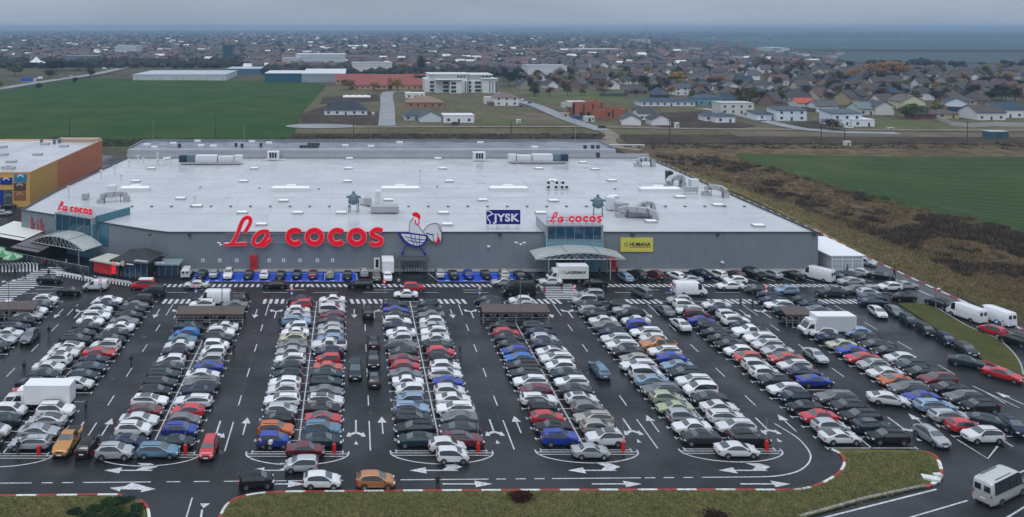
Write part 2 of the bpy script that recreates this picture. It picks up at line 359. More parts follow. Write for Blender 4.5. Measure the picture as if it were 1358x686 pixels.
p=W(271,671); lm.add([(p.x-.5,p.y+.4,Z1),(p.x+.5,p.y+.4,Z1),(p.x,p.y-.4,Z1)],[(0,2,1)])
# bottom right road lines
pl((1040,700),(1242,649),.2); pl((1120,712),(1283,664),.16); pl((1330,690),(1366,668),.18); pl((1350,628),(1372,618),.16)
pl((1237,560),(1262,572),.14)
pl((1105,596.2),(1225,598.4),.16)
struct('near_lane_markings',lm,M['white'])
jm=MB()
for y in (101.5,112.6,126.3,142.9): jm.strip([(-75,y+.4),(99,y)],.09,.004)
for x in (-47.2,-14.4,17.8,50.9,82.1): jm.strip([(x,86.5),(x,150)],.07,.0045)
struct('asphalt_seams',jm,flat((.006,.006,.007),.3))
om=MB(); ro_=random.Random(8)
for i in range(420):
    X=ro_.choice(ROWX)+ro_.choice((-1,1))*ro_.uniform(1.0,4.2) if i<300 else ro_.uniform(-60,88); y=ro_.uniform(88,150)
    if X>90: continue
    r0=ro_.uniform(.12,.5); om.add([(X+r0*ro_.uniform(.6,1.3)*math.cos(a*.785),y+r0*ro_.uniform(.6,1.3)*math.sin(a*.785),.0055+.000003*i) for a in range(8)],[tuple(range(8))])
struct('oil_stains',om,flat((.004,.004,.0045),.25))
tl=MB()
for k in range(22):
    x=-430+k*24
    for dx in(0,2.2): 
        a=Vector((x+dx,348)); b=Vector((x*1.0+dx+95,790))
        for q in(0,): tl.strip([(a.x,a.y),(b.x,b.y)],.55,-.46)
tl2=[]
struct('tractor_lines',tl,flat((.045,.062,.022),.95)) if False else None
tq=MB()
for k in range(16):
    y=212+k*2.0+k*k*.05; a=W(985+ (k*16),212+ (k*4.3)); b=W(1500,207+k*7.6)
    for d_ in(0,1.8): tq.strip([(a.x+6,a.y+d_),(b.x,b.y+d_)],.45,-.21)
struct('tractor_lines',tq,flat((.050,.080,.026),.95))
# upper lane: two bands of oblique dashes, centre dashes, zebra crossings
um=MB()
def band(y0,y1,x0,x1,skew,skip=()):
    x=x0
    while x<x1:
        xs=x+0.; sk=skew*(1 if x>-8 else -.2)
        if not any(a<x<b for a,b in skip):
            um.add([(x,y0,Z1),(x+.55,y0,Z1),(x+.55-sk,y1,Z1),(x-sk,y1,Z1)],[(0,1,2,3)])
        x+=1.02
band(148.2,149.9,-38,97,.5,[(35,44)])
band(139.3,141.6,-45,92,.35,[(-25,-16),(-9,-1.),(6.5,12.),(20,29),(36.5,47),(53,62),(69.5,78),(-41,-33)])
for x0 in range(-34,96,9): um.strip([(x0,145.2),(x0+4.5,145.2)],.14,Z1)
for x0 in range(-30,96,16): um.strip([(x0+2,146.6),(x0+5.5,146.6)],.14,Z1)
x=35.2
for k in range(9):                                       # zebra in front of the main entrance
    y=141.9+k*.97; um.strip([(34.0+.05*k,y),(40.6-.0*k,y)],.46,Z2)
ZB=[(354,68,83),(360,44,86),(365,36,80),(370,24,66),(375,10,56),(380,0,49),(385,-8,38),(390,-12,30),(395,-14,19),(400,-14,14)]
yv=140.6
while yv<160.8:                                          # the wide zebra crossing at the left entrance
    py=CY+F*H/yv; um.strip([W(interp0([(a,b) for a,b,c in ZB],py),py)[:2],W(interp0([(a,c) for a,b,c in ZB],py),py)[:2]],.55,Z2); yv+=1.22
for k in range(13):                                      # bars on both sides of it
    x=-6+4.6*k; um.strip([W(x,361.5-.12*k)[:2],W(x,353-.25*k)[:2],W(x-3.5,350-.2*k)[:2]],.27,Z1)
for k in range(26):
    x=76+4.1*k; y=365.5+.20*(x-76)*(1 if x<130 else .75); um.strip([W(x,y)[:2],W(x+.5,y-3.4)[:2],W(x-9,y-8.5)[:2]],.25,Z1)
pl2=lambda a,b,w=.15: um.strip([W(*a)[:2],W(*b)[:2]],w,Z1)
pl2((45,379),(105,383)); pl2((30,389),(70,389)); pl2((48,384),(80,383.5)); pl2((1215,384),(1232,392)); pl2((1180,368),(1196,376))
struct('lane_markings',um,M['white'])
# bays along the facade: blue disabled bays, then white angled bays
bb=MB(); bl=MB()
for x0,x1,sk in((255,474,-.9),(581,700,.9)):
    a=W(x0,371.5).x; b=W(x1,371.5).x
    bb.sheet([(a,151.4),(b,151.4),(b+sk*.3,157.05),(a+sk*.3,157.05)],.005)
    n=round((b-a)/3.25)
    for k in range(n+1):
        x=a+(b-a)*k/n; s=sk*(1.4 if sk<0 else -1.6)
        s=(.9-(k/n)*1.1) if sk<0 else -1.5
        bl.strip([(x,151.7),(x+s,156.5)],.16,Z2)
    bl.strip([(a,151.6),(b,151.6)],.1,Z1); bl.strip([(a+.4,156.55),(b-.4,156.55)],.14,Z1)
    for k in range(n): 
        x=a+(b-a)*(k+.5)/n; bl.strip([(x-.45,152.0),(x+.45,152.0)],.3,Z2)
for k in range(13):
    x=52+k*3.6; bl.strip([(x+1.9,151.4),(x-.9,156.8)],.15,Z1)
struct('blue_bays',bb,M['bluepaint']); struct('bay_lines',bl,M['white'])
# kerbs painted red and white, and lawns inside them (a 12 cm step)
def kerb(name,pxs,w=.28,n=8,seg=2.0,h=.14,z=0.,step=4,label=None):
    P=[W(x,y) for x,y in pxs]; P=smooth_poly([(p.x,p.y) for p in P],n)
    # resample
    Q=[P[0]]; acc=0; L=[0]
    for a,b in zip(P,P[1:]): L.append(L[-1]+(b-a).length)
    tot=L[-1]; N=max(2,int(tot/(seg/step))); out=[]
    j=0
    for i in range(N+1):
        t=tot*i/N
        while j<len(L)-2 and L[j+1]<t: j+=1
        out.append(P[j].lerp(P[j+1],(t-L[j])/max(1e-6,L[j+1]-L[j])))
    mb=MB(); vs=[]
    for i,p in enumerate(out):
        d=(out[min(N,i+1)]-out[max(0,i-1)]).normalized(); q=Vector((-d.y,d.x))*w/2
        vs+=[(*(p+q),z),(*(p+q),z+h),(*(p-q),z+h),(*(p-q),z)]
    for i in range(N):
        a=4*i;b=4*i+4
        mb.add(vs[a:a+4]+vs[b:b+4],[(0,1,5,4),(1,2,6,5),(2,3,7,6)],(i//step)%2)
    mb.add(vs[:4],[(0,1,2,3)],0); mb.add(vs[-4:],[(3,2,1,0)],0)
    return struct(name,mb,[M['red'],M['kerbwhite']])
KF=[(283,700),(292,686),(297,676),(304,668),(318,660.5),(345,655.5),(380,653.5),(440,653),(600,651.8),(800,651),(960,650.8),(1040,651),(1068,649),(1090,642),(1108,632),(1117,623),(1120,614),(1117,606),(1110,600),(1103,597)]
KR=[(1226,600),(1238,604),(1245,613),(1248,624),(1247,634),(1240,641),(1228,647)]
kerb('kerb',KF); kerb('kerb',KR,.34)
kerb('kerb',[(-60,659.2),(0,658.6),(80,658),(150,657.3),(162,658.5)]); kerb('kerb',[(185,664),(193,671),(197,680),(199,700)])
kerb('kerb',[(1076,303),(1146,340),(1186,358.5),(1233,380.5),(1282,402.5),(1338,429.5),(1400,459)],.35)
kerb('kerb',[(1303,479),(1330,489.5),(1350,499),(1362,506)],.3)
def lawn(name,pxs,m,z=.12):
    return sheet(name,pxs,z,m)
lawn('front_lawn',KF+[(1225,598.6)]+KR+[(1150,664),(1060,690),(1000,710),(283,710)],M['lawn'])
lawn('corner_lawn',[(-80,659.6),(162,659.2),(180,662),(190,671),(196,690),(197,720),(-80,720)],M['lawn'])
ISL=[(1190,403),(1210,402.5),(1237,406),(1268,425),(1290,437),(1318,448),(1338,463),(1352,481),(1357,498),(1356,504),(1330,489),(1303,478.5),(1290,468),(1268,453),(1240,436),(1216,420)]
lawn('island_lawn',ISL,M['lawn2'])
kk=MB(); P=[W(x,y) for x,y in ((1237,405.5),(1268,424.5),(1290,436.5),(1318,447.5),(1338,462.5),(1352,480.5),(1357.5,498))]
P=smooth_poly([(p.x,p.y) for p in P],4)
for a,b in zip(P,P[1:]): 
    c=(a+b)/2; d=b-a; kk.box((c.x,c.y,.07),(d.length+.02,.22,.15),0,math.atan2(d.y,d.x))
struct('island_kerb',kk,M['concrete'])
kk=MB()
for a,b in (((1060,686),(1150,661)),((1150,661),(1226,645))):
    a=W(*a);b=W(*b);c=(a+b)/2;d=b-a; kk.box((c.x,c.y,.07),(d.length,.3,.16),0,math.atan2(d.y,d.x))
struct('roadside_kerb',kk,M['concrete'])
dm=MB()
for k in range(14): x=102.4; y=116+k*9; dm.strip([(x,y),(x,y+3.5)],.13,.012)
struct('perimeter_road_dashes',dm,M['white'])
# ------------------------------------------------------------------ cars
def interp(tbl,x):
    for (a,b),(c,d) in zip(tbl,tbl[1:]):
        if x<=c: return b+(d-b)*(x-a)/max(1e-9,c-a)
    return tbl[-1][1]
KINDSP={ # L, W, H, belt rear, belt front, wheel radius, outline (x/L, z), windscreen (x0,x1), rear window (x0,x1), side panes [(x0,x1)...]
 's':(4.55,1.80,1.45,.98,.90,.32,[(-.5,.62),(-.492,.96),(-.40,1.03),(-.335,1.06),(-.16,1.40),(-.03,1.45),(.07,1.42),(.255,.99),(.40,.89),(.475,.76),(.5,.52)],(.085,.245),(-.32,-.175),[(-.275,-.125),(-.118,.035),(.042,.205)]),
 'c':(4.6,1.86,1.38,.96,.88,.34,[(-.5,.66),(-.492,.98),(-.43,1.04),(-.38,1.05),(-.14,1.34),(-.02,1.38),(.06,1.35),(.25,.96),(.40,.86),(.475,.73),(.5,.5)],(.075,.235),(-.37,-.16),[(-.25,-.03),(-.02,.18)]),
 'h':(4.10,1.77,1.50,.98,.90,.32,[(-.5,.58),(-.497,.86),(-.480,1.0),(-.455,1.12),(-.385,1.35),(-.30,1.44),(-.12,1.50),(.02,1.485),(.09,1.42),(.28,1.03),(.38,.95),(.45,.82),(.485,.68),(.5,.48)],(.095,.27),(-.452,-.37),[(-.37,-.27),(-.262,-.085),(-.078,.105),(.112,.205)]),
 'e':(4.65,1.81,1.49,1.0,.91,.32,[(-.5,.60),(-.493,.98),(-.472,1.07),(-.405,1.40),(-.12,1.49),(.05,1.46),(.245,1.0),(.40,.90),(.475,.76),(.5,.52)],(.065,.235),(-.468,-.41),[(-.425,-.27),(-.262,-.105),(-.098,.055),(.062,.195)]),
 'u':(4.45,1.88,1.68,1.10,1.06,.36,[(-.5,.70),(-.493,1.10),(-.468,1.20),(-.41,1.57),(-.12,1.68),(.05,1.65),(.225,1.17),(.40,1.07),(.478,.94),(.5,.62)],(.06,.215),(-.465,-.412),[(-.425,-.27),(-.262,-.105),(-.098,.055),(.062,.185)]),
 'm':(4.45,1.84,1.78,1.08,1.02,.33,[(-.5,.62),(-.496,1.04),(-.486,1.14),(-.455,1.66),(-.12,1.78),(.10,1.72),(.31,1.14),(.43,.99),(.485,.78),(.5,.55)],(.115,.295),(-.488,-.455),[(-.44,-.27),(-.262,-.085),(-.078,.10),(.107,.25)]),
 'p':(5.2,1.88,1.76,1.12,1.08,.38,[(-.5,.72),(-.496,1.1),(-.47,1.13),(-.175,1.13),(-.15,1.66),(-.02,1.76),(.08,1.72),(.21,1.20),(.40,1.09),(.478,.95),(.5,.62)],(.09,.20),(-.172,-.152),[(-.13,-.03),(-.015,.085),(.095,.15)][:2]),
 'V':(5.7,2.02,2.45,1.22,1.15,.35,[(-.5,.55),(-.4985,1.2),(-.495,2.25),(-.47,2.42),(.15,2.45),(.25,2.36),(.385,1.38),(.465,1.08),(.492,.8),(.5,.55)],(.265,.378),(-.4985,-.4965),[(.19,.31)]),
 'v':(4.4,1.82,1.86,1.10,1.04,.32,[(-.5,.55),(-.498,1.1),(-.49,1.75),(-.46,1.83),(.06,1.86),(.13,1.80),(.30,1.16),(.43,1.0),(.485,.78),(.5,.55)],(.14,.29),(-.497,-.492),[(.03,.21)]),
 'B':(6.0,2.05,2.62,1.30,1.2,.36,[(-.5,.55),(-.4985,1.2),(-.495,2.35),(-.465,2.58),(.20,2.62),(.27,2.5),(.39,1.42),(.465,1.10),(.492,.8),(.5,.55)],(.285,.382),(-.4985,-.4965),[(-.43,-.25),(-.235,-.04),(-.025,.14),(.165,.31)]),
}
def _v(k,nk,Lf,Wf,Hf,pts=None,**kw):
    a=list(KINDSP[k]); a[0]*=Lf; a[1]*=Wf; a[2]*=Hf; a[3]*=(1+Hf)/2; a[4]*=(1+Hf)/2
    a[6]=[(x,z*(Hf if z>.9 else (1+Hf)/2)) for x,z in (pts or a[6])]
    for i,v in kw.items(): a[int(i[1:])]=v
    KINDSP[nk]=tuple(a)
# further makes: a tall city car, a boxy older saloon, a low wide saloon, a compact crossover, a large off-roader, a long estate
_v('h','h2',.90,.96,1.04,[(-.5,.56),(-.498,.9),(-.488,1.05),(-.478,1.16),(-.445,1.40),(-.36,1.48),(-.10,1.50),(.06,1.47),(.13,1.38),(.31,1.06),(.41,.98),(.465,.83),(.487,.66),(.5,.46)],i7=(.14,.30),i8=(-.478,-.44),i9=[(-.42,-.29),(-.28,-.07),(-.062,.12),(.128,.24)])
_v('h','h3',1.04,1.01,.97,[(-.5,.58),(-.497,.9),(-.478,1.02),(-.452,1.14),(-.35,1.36),(-.22,1.46),(-.06,1.50),(.04,1.47),(.10,1.40),(.27,1.02),(.39,.93),(.46,.80),(.487,.66),(.5,.48)],i7=(.105,.262),i8=(-.449,-.345),i9=[(-.33,-.25),(-.242,-.07),(-.062,.11),(.118,.20)])
_v('s','s2',.95,.96,1.01,[(-.5,.66),(-.494,.96),(-.40,1.03),(-.30,1.05),(-.19,1.36),(-.08,1.44),(.05,1.43),(.10,1.38),(.235,1.0),(.40,.94),(.482,.80),(.5,.54)],i7=(.108,.228),i8=(-.295,-.20),i9=[(-.27,-.115),(-.108,.05),(.057,.19)])
_v('s','s3',1.04,1.02,.98,[(-.5,.64),(-.493,1.0),(-.45,1.04),(-.39,1.06),(-.20,1.36),(-.06,1.45),(.04,1.43),(.10,1.35),(.27,.97),(.40,.88),(.475,.72),(.5,.5)],i7=(.11,.26),i8=(-.375,-.215),i9=[(-.31,-.15),(-.143,.02),(.027,.21)])
_v('u','u2',.95,.97,.96,[(-.5,.70),(-.494,1.06),(-.472,1.18),(-.38,1.50),(-.26,1.62),(-.08,1.68),(.04,1.65),(.10,1.57),(.26,1.16),(.40,1.06),(.475,.92),(.5,.62)],i7=(.11,.25),i8=(-.467,-.39),i9=[(-.35,-.24),(-.232,-.075),(-.068,.09),(.097,.20)])
_v('e','e2',1.04,1.02,.97,None)
VAR={'h':['h','h2','h3'],'s':['s','s2','s3'],'u':['u','u2'],'e':['e','e2']}
KNAME={'s':'saloon','c':'coupe','h':'hatchback','e':'estate car','u':'SUV','m':'people carrier','p':'pickup','V':'high van','v':'small van','B':'minibus','T':'box truck'}
ONAME={'s':'parked_saloon','c':'parked_coupe','h':'parked_hatchback','e':'parked_estate','u':'parked_suv','m':'people_carrier','p':'pickup_truck','V':'panel_van','v':'small_van','B':'minibus'}
wheel_cache={}
def wheel_mesh(r):
    if r in wheel_cache: return wheel_cache[r]
    mb=MB(); n=18; w=.11
    ring=lambda rr,y:[(rr*math.cos(2*math.pi*i/n),y,rr*math.sin(2*math.pi*i/n)) for i in range(n)]
    prof=[(r*.62,-w),(r*.93,-w),(r,-w*.7),(r,w*.7),(r*.93,w),(r*.62,w)]
    vs=[]
    for rr,y in prof: vs+=ring(rr,y)
    fs=[]
    for j in range(5):
        for i in range(n): fs.append((j*n+i,j*n+(i+1)%n,(j+1)*n+(i+1)%n,(j+1)*n+i))
    mb.add(vs,fs,0,True)
    for y,s in((-w*.8,-1),(w*.8,1)):
        c=[(0,y+s*.012,0)]+ring(r*.22,y+s*.012)+ring(r*.64,y)
        fs=[(0,1+i,1+(i+1)%n) for i in range(n)]; mb.add(c,fs,1)
        fs1=[];fs2=[]
        for i in range(n): (fs1 if i%3!=2 else fs2).append((1+i,1+n+i,1+n+(i+1)%n,1+(i+1)%n))
        mb.add(c,fs1,1); mb.add(c,fs2,0)
    o=mb.build('wheel',[M['tyre'],M['rim']]); me=o.data; bpy.data.objects.remove(o)
    wheel_cache[r]=me; return me
SUNROOF={}
def make_car(t):
    L,Wd,Hh,b0,b1,wr,tb,ws,rw,panes=KINDSP[t]; hw=Wd/2; tkey=t; t=t[0]
    N=44; xs=sorted(set([round(-.5+i/N,4) for i in range(N+1)]+[a for a,_ in tb]+[-.499,.499]))
    zt0=[interp(tb,x) for x in xs]
    def zt(x):
        if abs(x)>=.47: return interp(tb,x)
        w=.012 if t in 'VB' else min(.045,.47-abs(x)+.008)
        return sum(interp(tb,max(-.5,min(.5,x+w*q)))*g for q,g in((-1,.13),(-.5,.22),(0,.30),(.5,.22),(1,.13)))
    def belt(x): return b0+(b1-b0)*(x+.5)
    def plan(x):
        a=abs(x); k=max(0,(a-.33)/.17); big=t in'VvB'
        return 1-(.08 if x<0 and big else .26)*(k**2.4 if x>0 else k**2.8*.72)
    def sect(x):
        w=hw*plan(x); z=zt(x); e=max(0,(abs(x)-.44)/.06); zb=.20+.12*e; bl=min(belt(x),z-.02)
        rf=max(0,min(1,(z-belt(x))/(Hh-(b0+b1)/2))); ins=(.07 if t in'VB' else .235 if t not in'vm' else .16)
        wt=w*(.945-ins*rf)
        return [(0,zb),(w*.86,zb),(w*.975,zb+.14),(w,min(.60,z*.8)),(w*.985,min(.78,(bl+.55)/2+.12 if bl>.75 else bl-.01)),(w*.955,bl),(wt,z-.02-.065*rf),(wt*.90,z-.008-.022*rf),(wt*.55,z-.002),(0,z+.014)],w,wt,z,bl
    mb=MB(); rings=[]
    for x in xs:
        s,_,_,_,_=sect(x); ring=[(x*L,-y,z) for y,z in s]+[(x*L,y,z) for y,z in s[::-1][1:-1]]
        rings.append(ring)
    n=len(rings[0]); vs=[p for r in rings for p in r]
    f0=[];f1=[]
    for j in range(len(rings)-1):
        for i in range(n):
            f=(j*n+i,(j+1)*n+i,(j+1)*n+(i+1)%n,j*n+(i+1)%n)
            (f1 if i in(0,1,n-2,n-1) else f0).append(f)
    caps=[tuple(range(n))[::1],tuple(range(len(vs)-n,len(vs)))[::-1]]
    # one shared vertex set so the paint shades smoothly
    base=len(mb.v); mb.v+=vs
    for fs,mi,smo in((f0,0,True),(f1,1,True),(caps,0,False)):
        for f in fs: mb.f.append([i+base for i in f]); mb.m.append(mi); mb.sm.append(smo)
    wx=.315 if t not in'VB' else .30
    wxs=(-.295 if t not in'VB' else -.27, wx)
    for xn in wxs:                                       # dark wheel arches
        for s in(-1,1):
            y=s*(hw*1.0+.006); ra=wr+.065; c=(xn*L,y,wr)
            pts=[(xn*L+ra*math.cos(a),y,wr+ra*math.sin(a)) for a in[math.pi*i/12 for i in range(13)]]+[(xn*L-ra,y,.2),(xn*L+ra,y,.2)]
            f=tuple(range(15)) if s<0 else tuple(range(15))[::-1]
            mb.add(pts,[f],1)
            pts2=[(p[0],y-s*.12,p[2]) for p in pts]
            mb.add(pts+pts2,[(i,i+1,16+i,15+i) for i in range(12)],1)
    # bumpers, grille, mirrors, plates
    fr=.5*L; 
    mb.box((fr-.005,0,.36),(.06,Wd*.62,.16),1); mb.box((fr-.03,0,.60 if t not in'upVB' else .74),(.08,Wd*.42,.10),1)
    mb.box((fr+.03,0,.47),(.03,.5,.11),2); mb.box((-fr-.012,0,.62 if t not in'uVvBm' else .80),(.03,.5,.11),2)
    mb.box((-fr+.0,0,.34),(.05,Wd*.66,.16),1)
    if t in'ueB': 
        for s in(-1,1): mb.box((-.14*L,s*hw*.66,Hh+.0),(L*.42,.04,.05),1)
    if t=='p': mb.box((-.325*L,0,1.145),(L*.28,Wd*.74,.04),1)
    for s in(-1,1):                                      # black pillars behind the side glass
        if t in 'V': break
        vs=[];nx=10;a=panes[0][0]-.004;b=panes[-1][1]+.006
        for i in range(nx+1):
            x=a+(b-a)*i/nx; _,w_,wt,z,bl=sect(x); top=z-.085; lo=min(bl+.015,top-.01)
            for zz in(lo,top):
                q=(zz-bl)/max(.05,(z-.08-bl)); vs.append((x*L,s*(w_*.955+(wt-w_*.955)*q+.004),zz))
        mb.add(vs,[(2*i,2*i+2,2*i+3,2*i+1) if s<0 else (2*i,2*i+1,2*i+3,2*i+2) for i in range(nx)],1)
    def patch(x0,x1,nx,off,frac=.93):
        g=MB(); vs=[];ny=6
        for i in range(nx+1):
            x=x0+(x1-x0)*i/nx; s,w_,wt,z,bl=sect(x)
            dz=(zt(x+.01)-zt(x-.01))/(.02*L); nl=Vector((-dz,0,1)).normalized()
            for j in range(ny+1):
                yy=(-1+2*j/ny)*frac; 
                zz=z-.0+.008*(1-abs(yy)) -(.05 if abs(yy)>.85 else .012)*abs(yy)**3
                vs.append((x*L+nl.x*off,yy*wt,zz+nl.z*off))
        g.add(vs,[(i*(ny+1)+j,(i+1)*(ny+1)+j,(i+1)*(ny+1)+j+1,i*(ny+1)+j+1) for i in range(nx) for j in range(ny)],0,True)
        return g
    def side(sg):
        g=MB()
        for a,b in panes:
            vs=[];nx=5; 
            for i in range(nx+1):
                x=a+(b-a)*i/nx; s,w_,wt,z,bl=sect(x)
                top=z-.10; lo=min(bl+.028,top-.01)
                for zz in(lo,top):
                    q=(zz-bl)/max(.05,(z-.08-bl)); y=w_*.955+(wt-w_*.955)*q
                    vs.append((x*L,sg*(y+.012),zz))
            fs=[(2*i,2*i+2,2*i+3,2*i+1) if sg<0 else (2*i,2*i+1,2*i+3,2*i+2) for i in range(nx)]
            g.add(vs,fs,0,True)
        return g
    root=empty(ONAME[t],(0,0,0))
    body=mb.build('body',[flat((.7,.7,.7)),M['black'],M['plate']],root)
    body.material_slots[0].link='OBJECT'
    patch(ws[0],ws[1],5,.014).build('windscreen',M['screenglass'],root)
    if t in'VvB':
        g=MB()
        for s in(-1,1): g.box((-fr-.005,s*hw*.42,Hh*.70),(.03,hw*.56,Hh*.22))
        g.build('rear_window',M['carglass'],root)
    else: patch(rw[0],rw[1],4,.014,.88).build('rear_window',M['carglass'],root)
    if t in 'heus':
        q=patch(-.26,.03,6,.012,.72).build('sunroof',M['carglass']); SUNROOF[tkey]=q.data; bpy.data.objects.remove(q)
    for s in(-1,1): side(s).build('side_window',M['carglass'],root)
    for s in(-1,1):
        g=MB(); p=plan(.455); zl=(b1+.52)/2-.03 if t not in'VB' else .92
        g.box((.462*L,s*hw*p*.80,zl),(.26,.30*1.0,.13),0,-s*.35); g.build('headlight',M['headlamp'],root)
        g=MB(); zr=b0-.12; tall=t in'humvVB'
        g.box((-.488*L,s*hw*.80,zr+(.03 if tall else 0)),(.14,.26 if not tall else .17,.14 if not tall else .3),0,s*.2); g.build('tail_light',M['taillamp'],root)
        g=MB(); xm=(ws[1]-.045)*L; zm=belt(ws[1])+.06; g.box((xm,s*(hw+.07),zm),(.11,.17,.12)); g.build('wing_mirror',M['black'],root)
    for xn in wxs:
        for s in(-1,1):
            o=bpy.data.objects.new('wheel',wheel_mesh(wr)); C.objects.link(o); o.parent=root; o.location=(xn*L,s*(hw-.075),wr)
    note(root); return root
PROTO={}
LITE={}
for t in KINDSP: PROTO[t]=make_car(t)
COL={ # paint, gloss, metal, word
 'i':((.52,.53,.51),'white'),'w':((.67,.68,.69),'white'),'s':((.42,.44,.46),'silver'),'g':((.15,.16,.17),'grey'),'d':((.034,.037,.042),'dark grey'),'k':((.010,.010,.012),'black'),
 'n':((.010,.018,.05),'navy'),'b':((.008,.035,.34),'blue'),'t':((.014,.034,.044),'dark teal'),'l':((.24,.36,.50),'light blue'),'z':((.01,.16,.52),'bright blue'),
 'r':((.50,.012,.020),'red'),'m':((.14,.010,.018),'maroon'),'o':((.50,.11,.02),'orange'),'y':((.60,.56,.42),'cream'),'e':((.34,.32,.28),'beige'),
 'v':((.33,.38,.24),'pale green'),'p':((.42,.17,.06),'copper'),'q':((.72,.73,.75),'white'),'x':((.10,.20,.30),'steel blue'),'f':((.54,.24,.05),'ochre'),'c':((.53,.08,.06),'coral red')}
paint={}
rngc=random.Random(3)
def paint_for(c):
    base,_=COL[c]; v=rngc.randrange(3); k=(c,v)
    if k not in paint:
        s=[1,.88,1.12][v]; metal=.0 if c in'wrqk' else .35
        col=tuple(min(.8,x*s) for x in base)
        dirt=tuple(.82*x+.18*min(.09,x*3) for x in col)
        paint[k]=mat('car_paint',col,.34,metal,.22 if max(base)<.07 else .5,spec=.2 if max(base)<.07 else .5,noise=[(1.3,dirt,.45,6)])
    return paint[k]
NCAR=[0]; used=set()
USEDL={}
def car(t,c,x,y,head,label,group='cars in the car park',rz=None,lite=False,z=0.):
    t0=t; t=rngc.choice(VAR[t]) if t in VAR else t
    src=PROTO[t]
    o=src if t not in used else None
    if o is None:
        o=src.copy(); C.objects.link(o)
        for ch in KIDS[src]:
            if lite and ch.name.split('.')[0] in('headlight','tail_light','wing_mirror') : continue
            k=ch.copy(); C.objects.link(k); k.parent=o
    used.add(t)
    o.location=(x,y,z); o.rotation_euler=(0,0,R(head))
    s=rngc.uniform(.97,1.04) if t not in'VB' else 1; o.scale=(s*.965,s*.955,s*rngc.uniform(.98,1.03)) if t[0] in 'hseucm' else (s,s,s)
    if 'column along' in label and t[0]=='h': o.scale=(.92,.96,.98)
    if t=='B': o.scale=(1.14,.94,1.)
    if not lite and t[0] in 'heus' and c in 'wsgdtlrm' and rngc.random()<.14:
        q=bpy.data.objects.new('sunroof',SUNROOF[t]); C.objects.link(q); q.parent=o
    for ch in o.children:
        if ch.name.split('.')[0]=='body':
            ch.material_slots[0].link='OBJECT'; ch.material_slots[0].material=paint_for(c)
    if 'white roof' in label:
        g=MB(); g.b2(-1.75,.75,-.66,.66,1.76,1.82); g.build('roof_panel',flat((.7,.7,.7),.4),o)
    tag(o,label,{'u':'SUV','V':'van','v':'van','B':'minibus','p':'pickup'}.get(t,'car'),group)
    NCAR[0]+=1
    o['category']={'u':'SUV','V':'van','v':'van','B':'minibus','p':'pickup'}.get(t0,'car')
    return o
ROWS={
 0:("", "- - - - - - - - - - - - - - - - - - ws> -".split()[:20], "- - - - - - - - - - - ds> se> ws> ne> ks> ss> ws> ns> wu>".split()),
 1:("", "ku< wh> ts< wh> wh> rs< ns> ts> ws> wu< ws> ws< de> ks> ks> ws> we> wu> ns> ws>".split(), "se< ss> ss< wu> - - wh> th> ts> ns> rs> wu< ks> ks> ws< gs> ks> ks> gs> dm<".split()),
 2:("", "ns> wu> ws> mh> we> kh> de> te> ds> wh< nh< ws< xs> zh< ts> - - - wu< te>".split(), "ts> bu> gh> rh< we< ns< ge< ws> bs< sh< wh< qh> du> wu> ws< - - - gs< dh<".split()),
 3:("", "bh> ou> kh< sh> we< wu< wh< tu< th< we< ss< gs< yu< ws< wh< le> ss> wh> rh< ds<".split(), "ts> xu> rs> ks> we> gs> te> ts> cs> rh< nh< wp< lh< sh< sh< ds< mh< wm> ss> ws<".split()),
 4:("", "ts< ke< de> le> lh< wh< ws> gs> rh> ms> dh< ge> wh< ws< ns> we> ds> bs> nh> -".split(), "me> ds< gs< we< ws> wh> bs> we> wh> dh> rh> te> ws< wu< ss> wh< gs< ks< th< -".split()),
 5:("", "bu> ks< rh> dh> we> mh< we< de< ke< zh< bh< ks> ks> rh> ks> - - - du< ds<".split(), "wu< eh> ee< gh> wh> ds> we< ts< wh< we< ws< ns> sh> ns> de> - - ss> sh< wh<".split()),
 6:("", "ds< ws< sh> vs< vh> ge< ls> wm> we< eh< ks< we< we< ns< gs< ws< ku< se> ds< sm<".split(), "ke> we< we> ws> ds< wm< we< te< ls< bs> we< pp< wh< we< bm> ws< km< ss< kh> -".split()),
 7:("", "wc> sh> rs< ks< nh< we< du< wh> wh> ch< wh< ks< ks< ks< kh> bs> mm> we< wh> sh<".split(), "ke< te> ke< du< ge< - bc> ns> we< cs< ss< we< we< wp< ns> wu> wh> ns> ws< -".split()),
 8:("", "wu< rh> se> le> bs< ge< os< ws< su< rs< bs< ys< ns< wh< - - - te< we< ns<".split(), "- - - ku< ge< ks< mu< ks< te< wh< ks< ds< kh< lh< - ss> - gs> ns> ts>".split()),
}
rj=random.Random(11)
for ri,(_,lft,rgt) in ROWS.items():
    X=ROWX[ri]
    for sd,seq in((-1,lft),(1,rgt)):
        n=0
        for k,tk in enumerate(seq):
            if tk=='-': continue
            c,t,dr=tk
            L=KINDSP[t][0]
            x=X+sd*(2.62+rj.uniform(-.12,.22)); y=stall_y(X,k+.5)+rj.uniform(-.12,.12)
            if k<=0 and ri!=1: pass
            hd=(0 if dr=='>' else 180)+rj.uniform(-1.6,1.6)
            lab='%s %s, %s from the near end, %s half of %s row from left'%(COL[c][1],KNAME[t],ordn(n),'left' if sd<0 else 'right',ORD[ri]); n+=1
            car(t,c,x,y,hd,lab,'cars parked in the rows',lite=(k>=12))
def pcar(t,c,px,py,head,label,group='cars outside the rows',lite=False):
    p=W(px,py); return car(t,c,p.x,p.y,head,label,group,lite=lite)
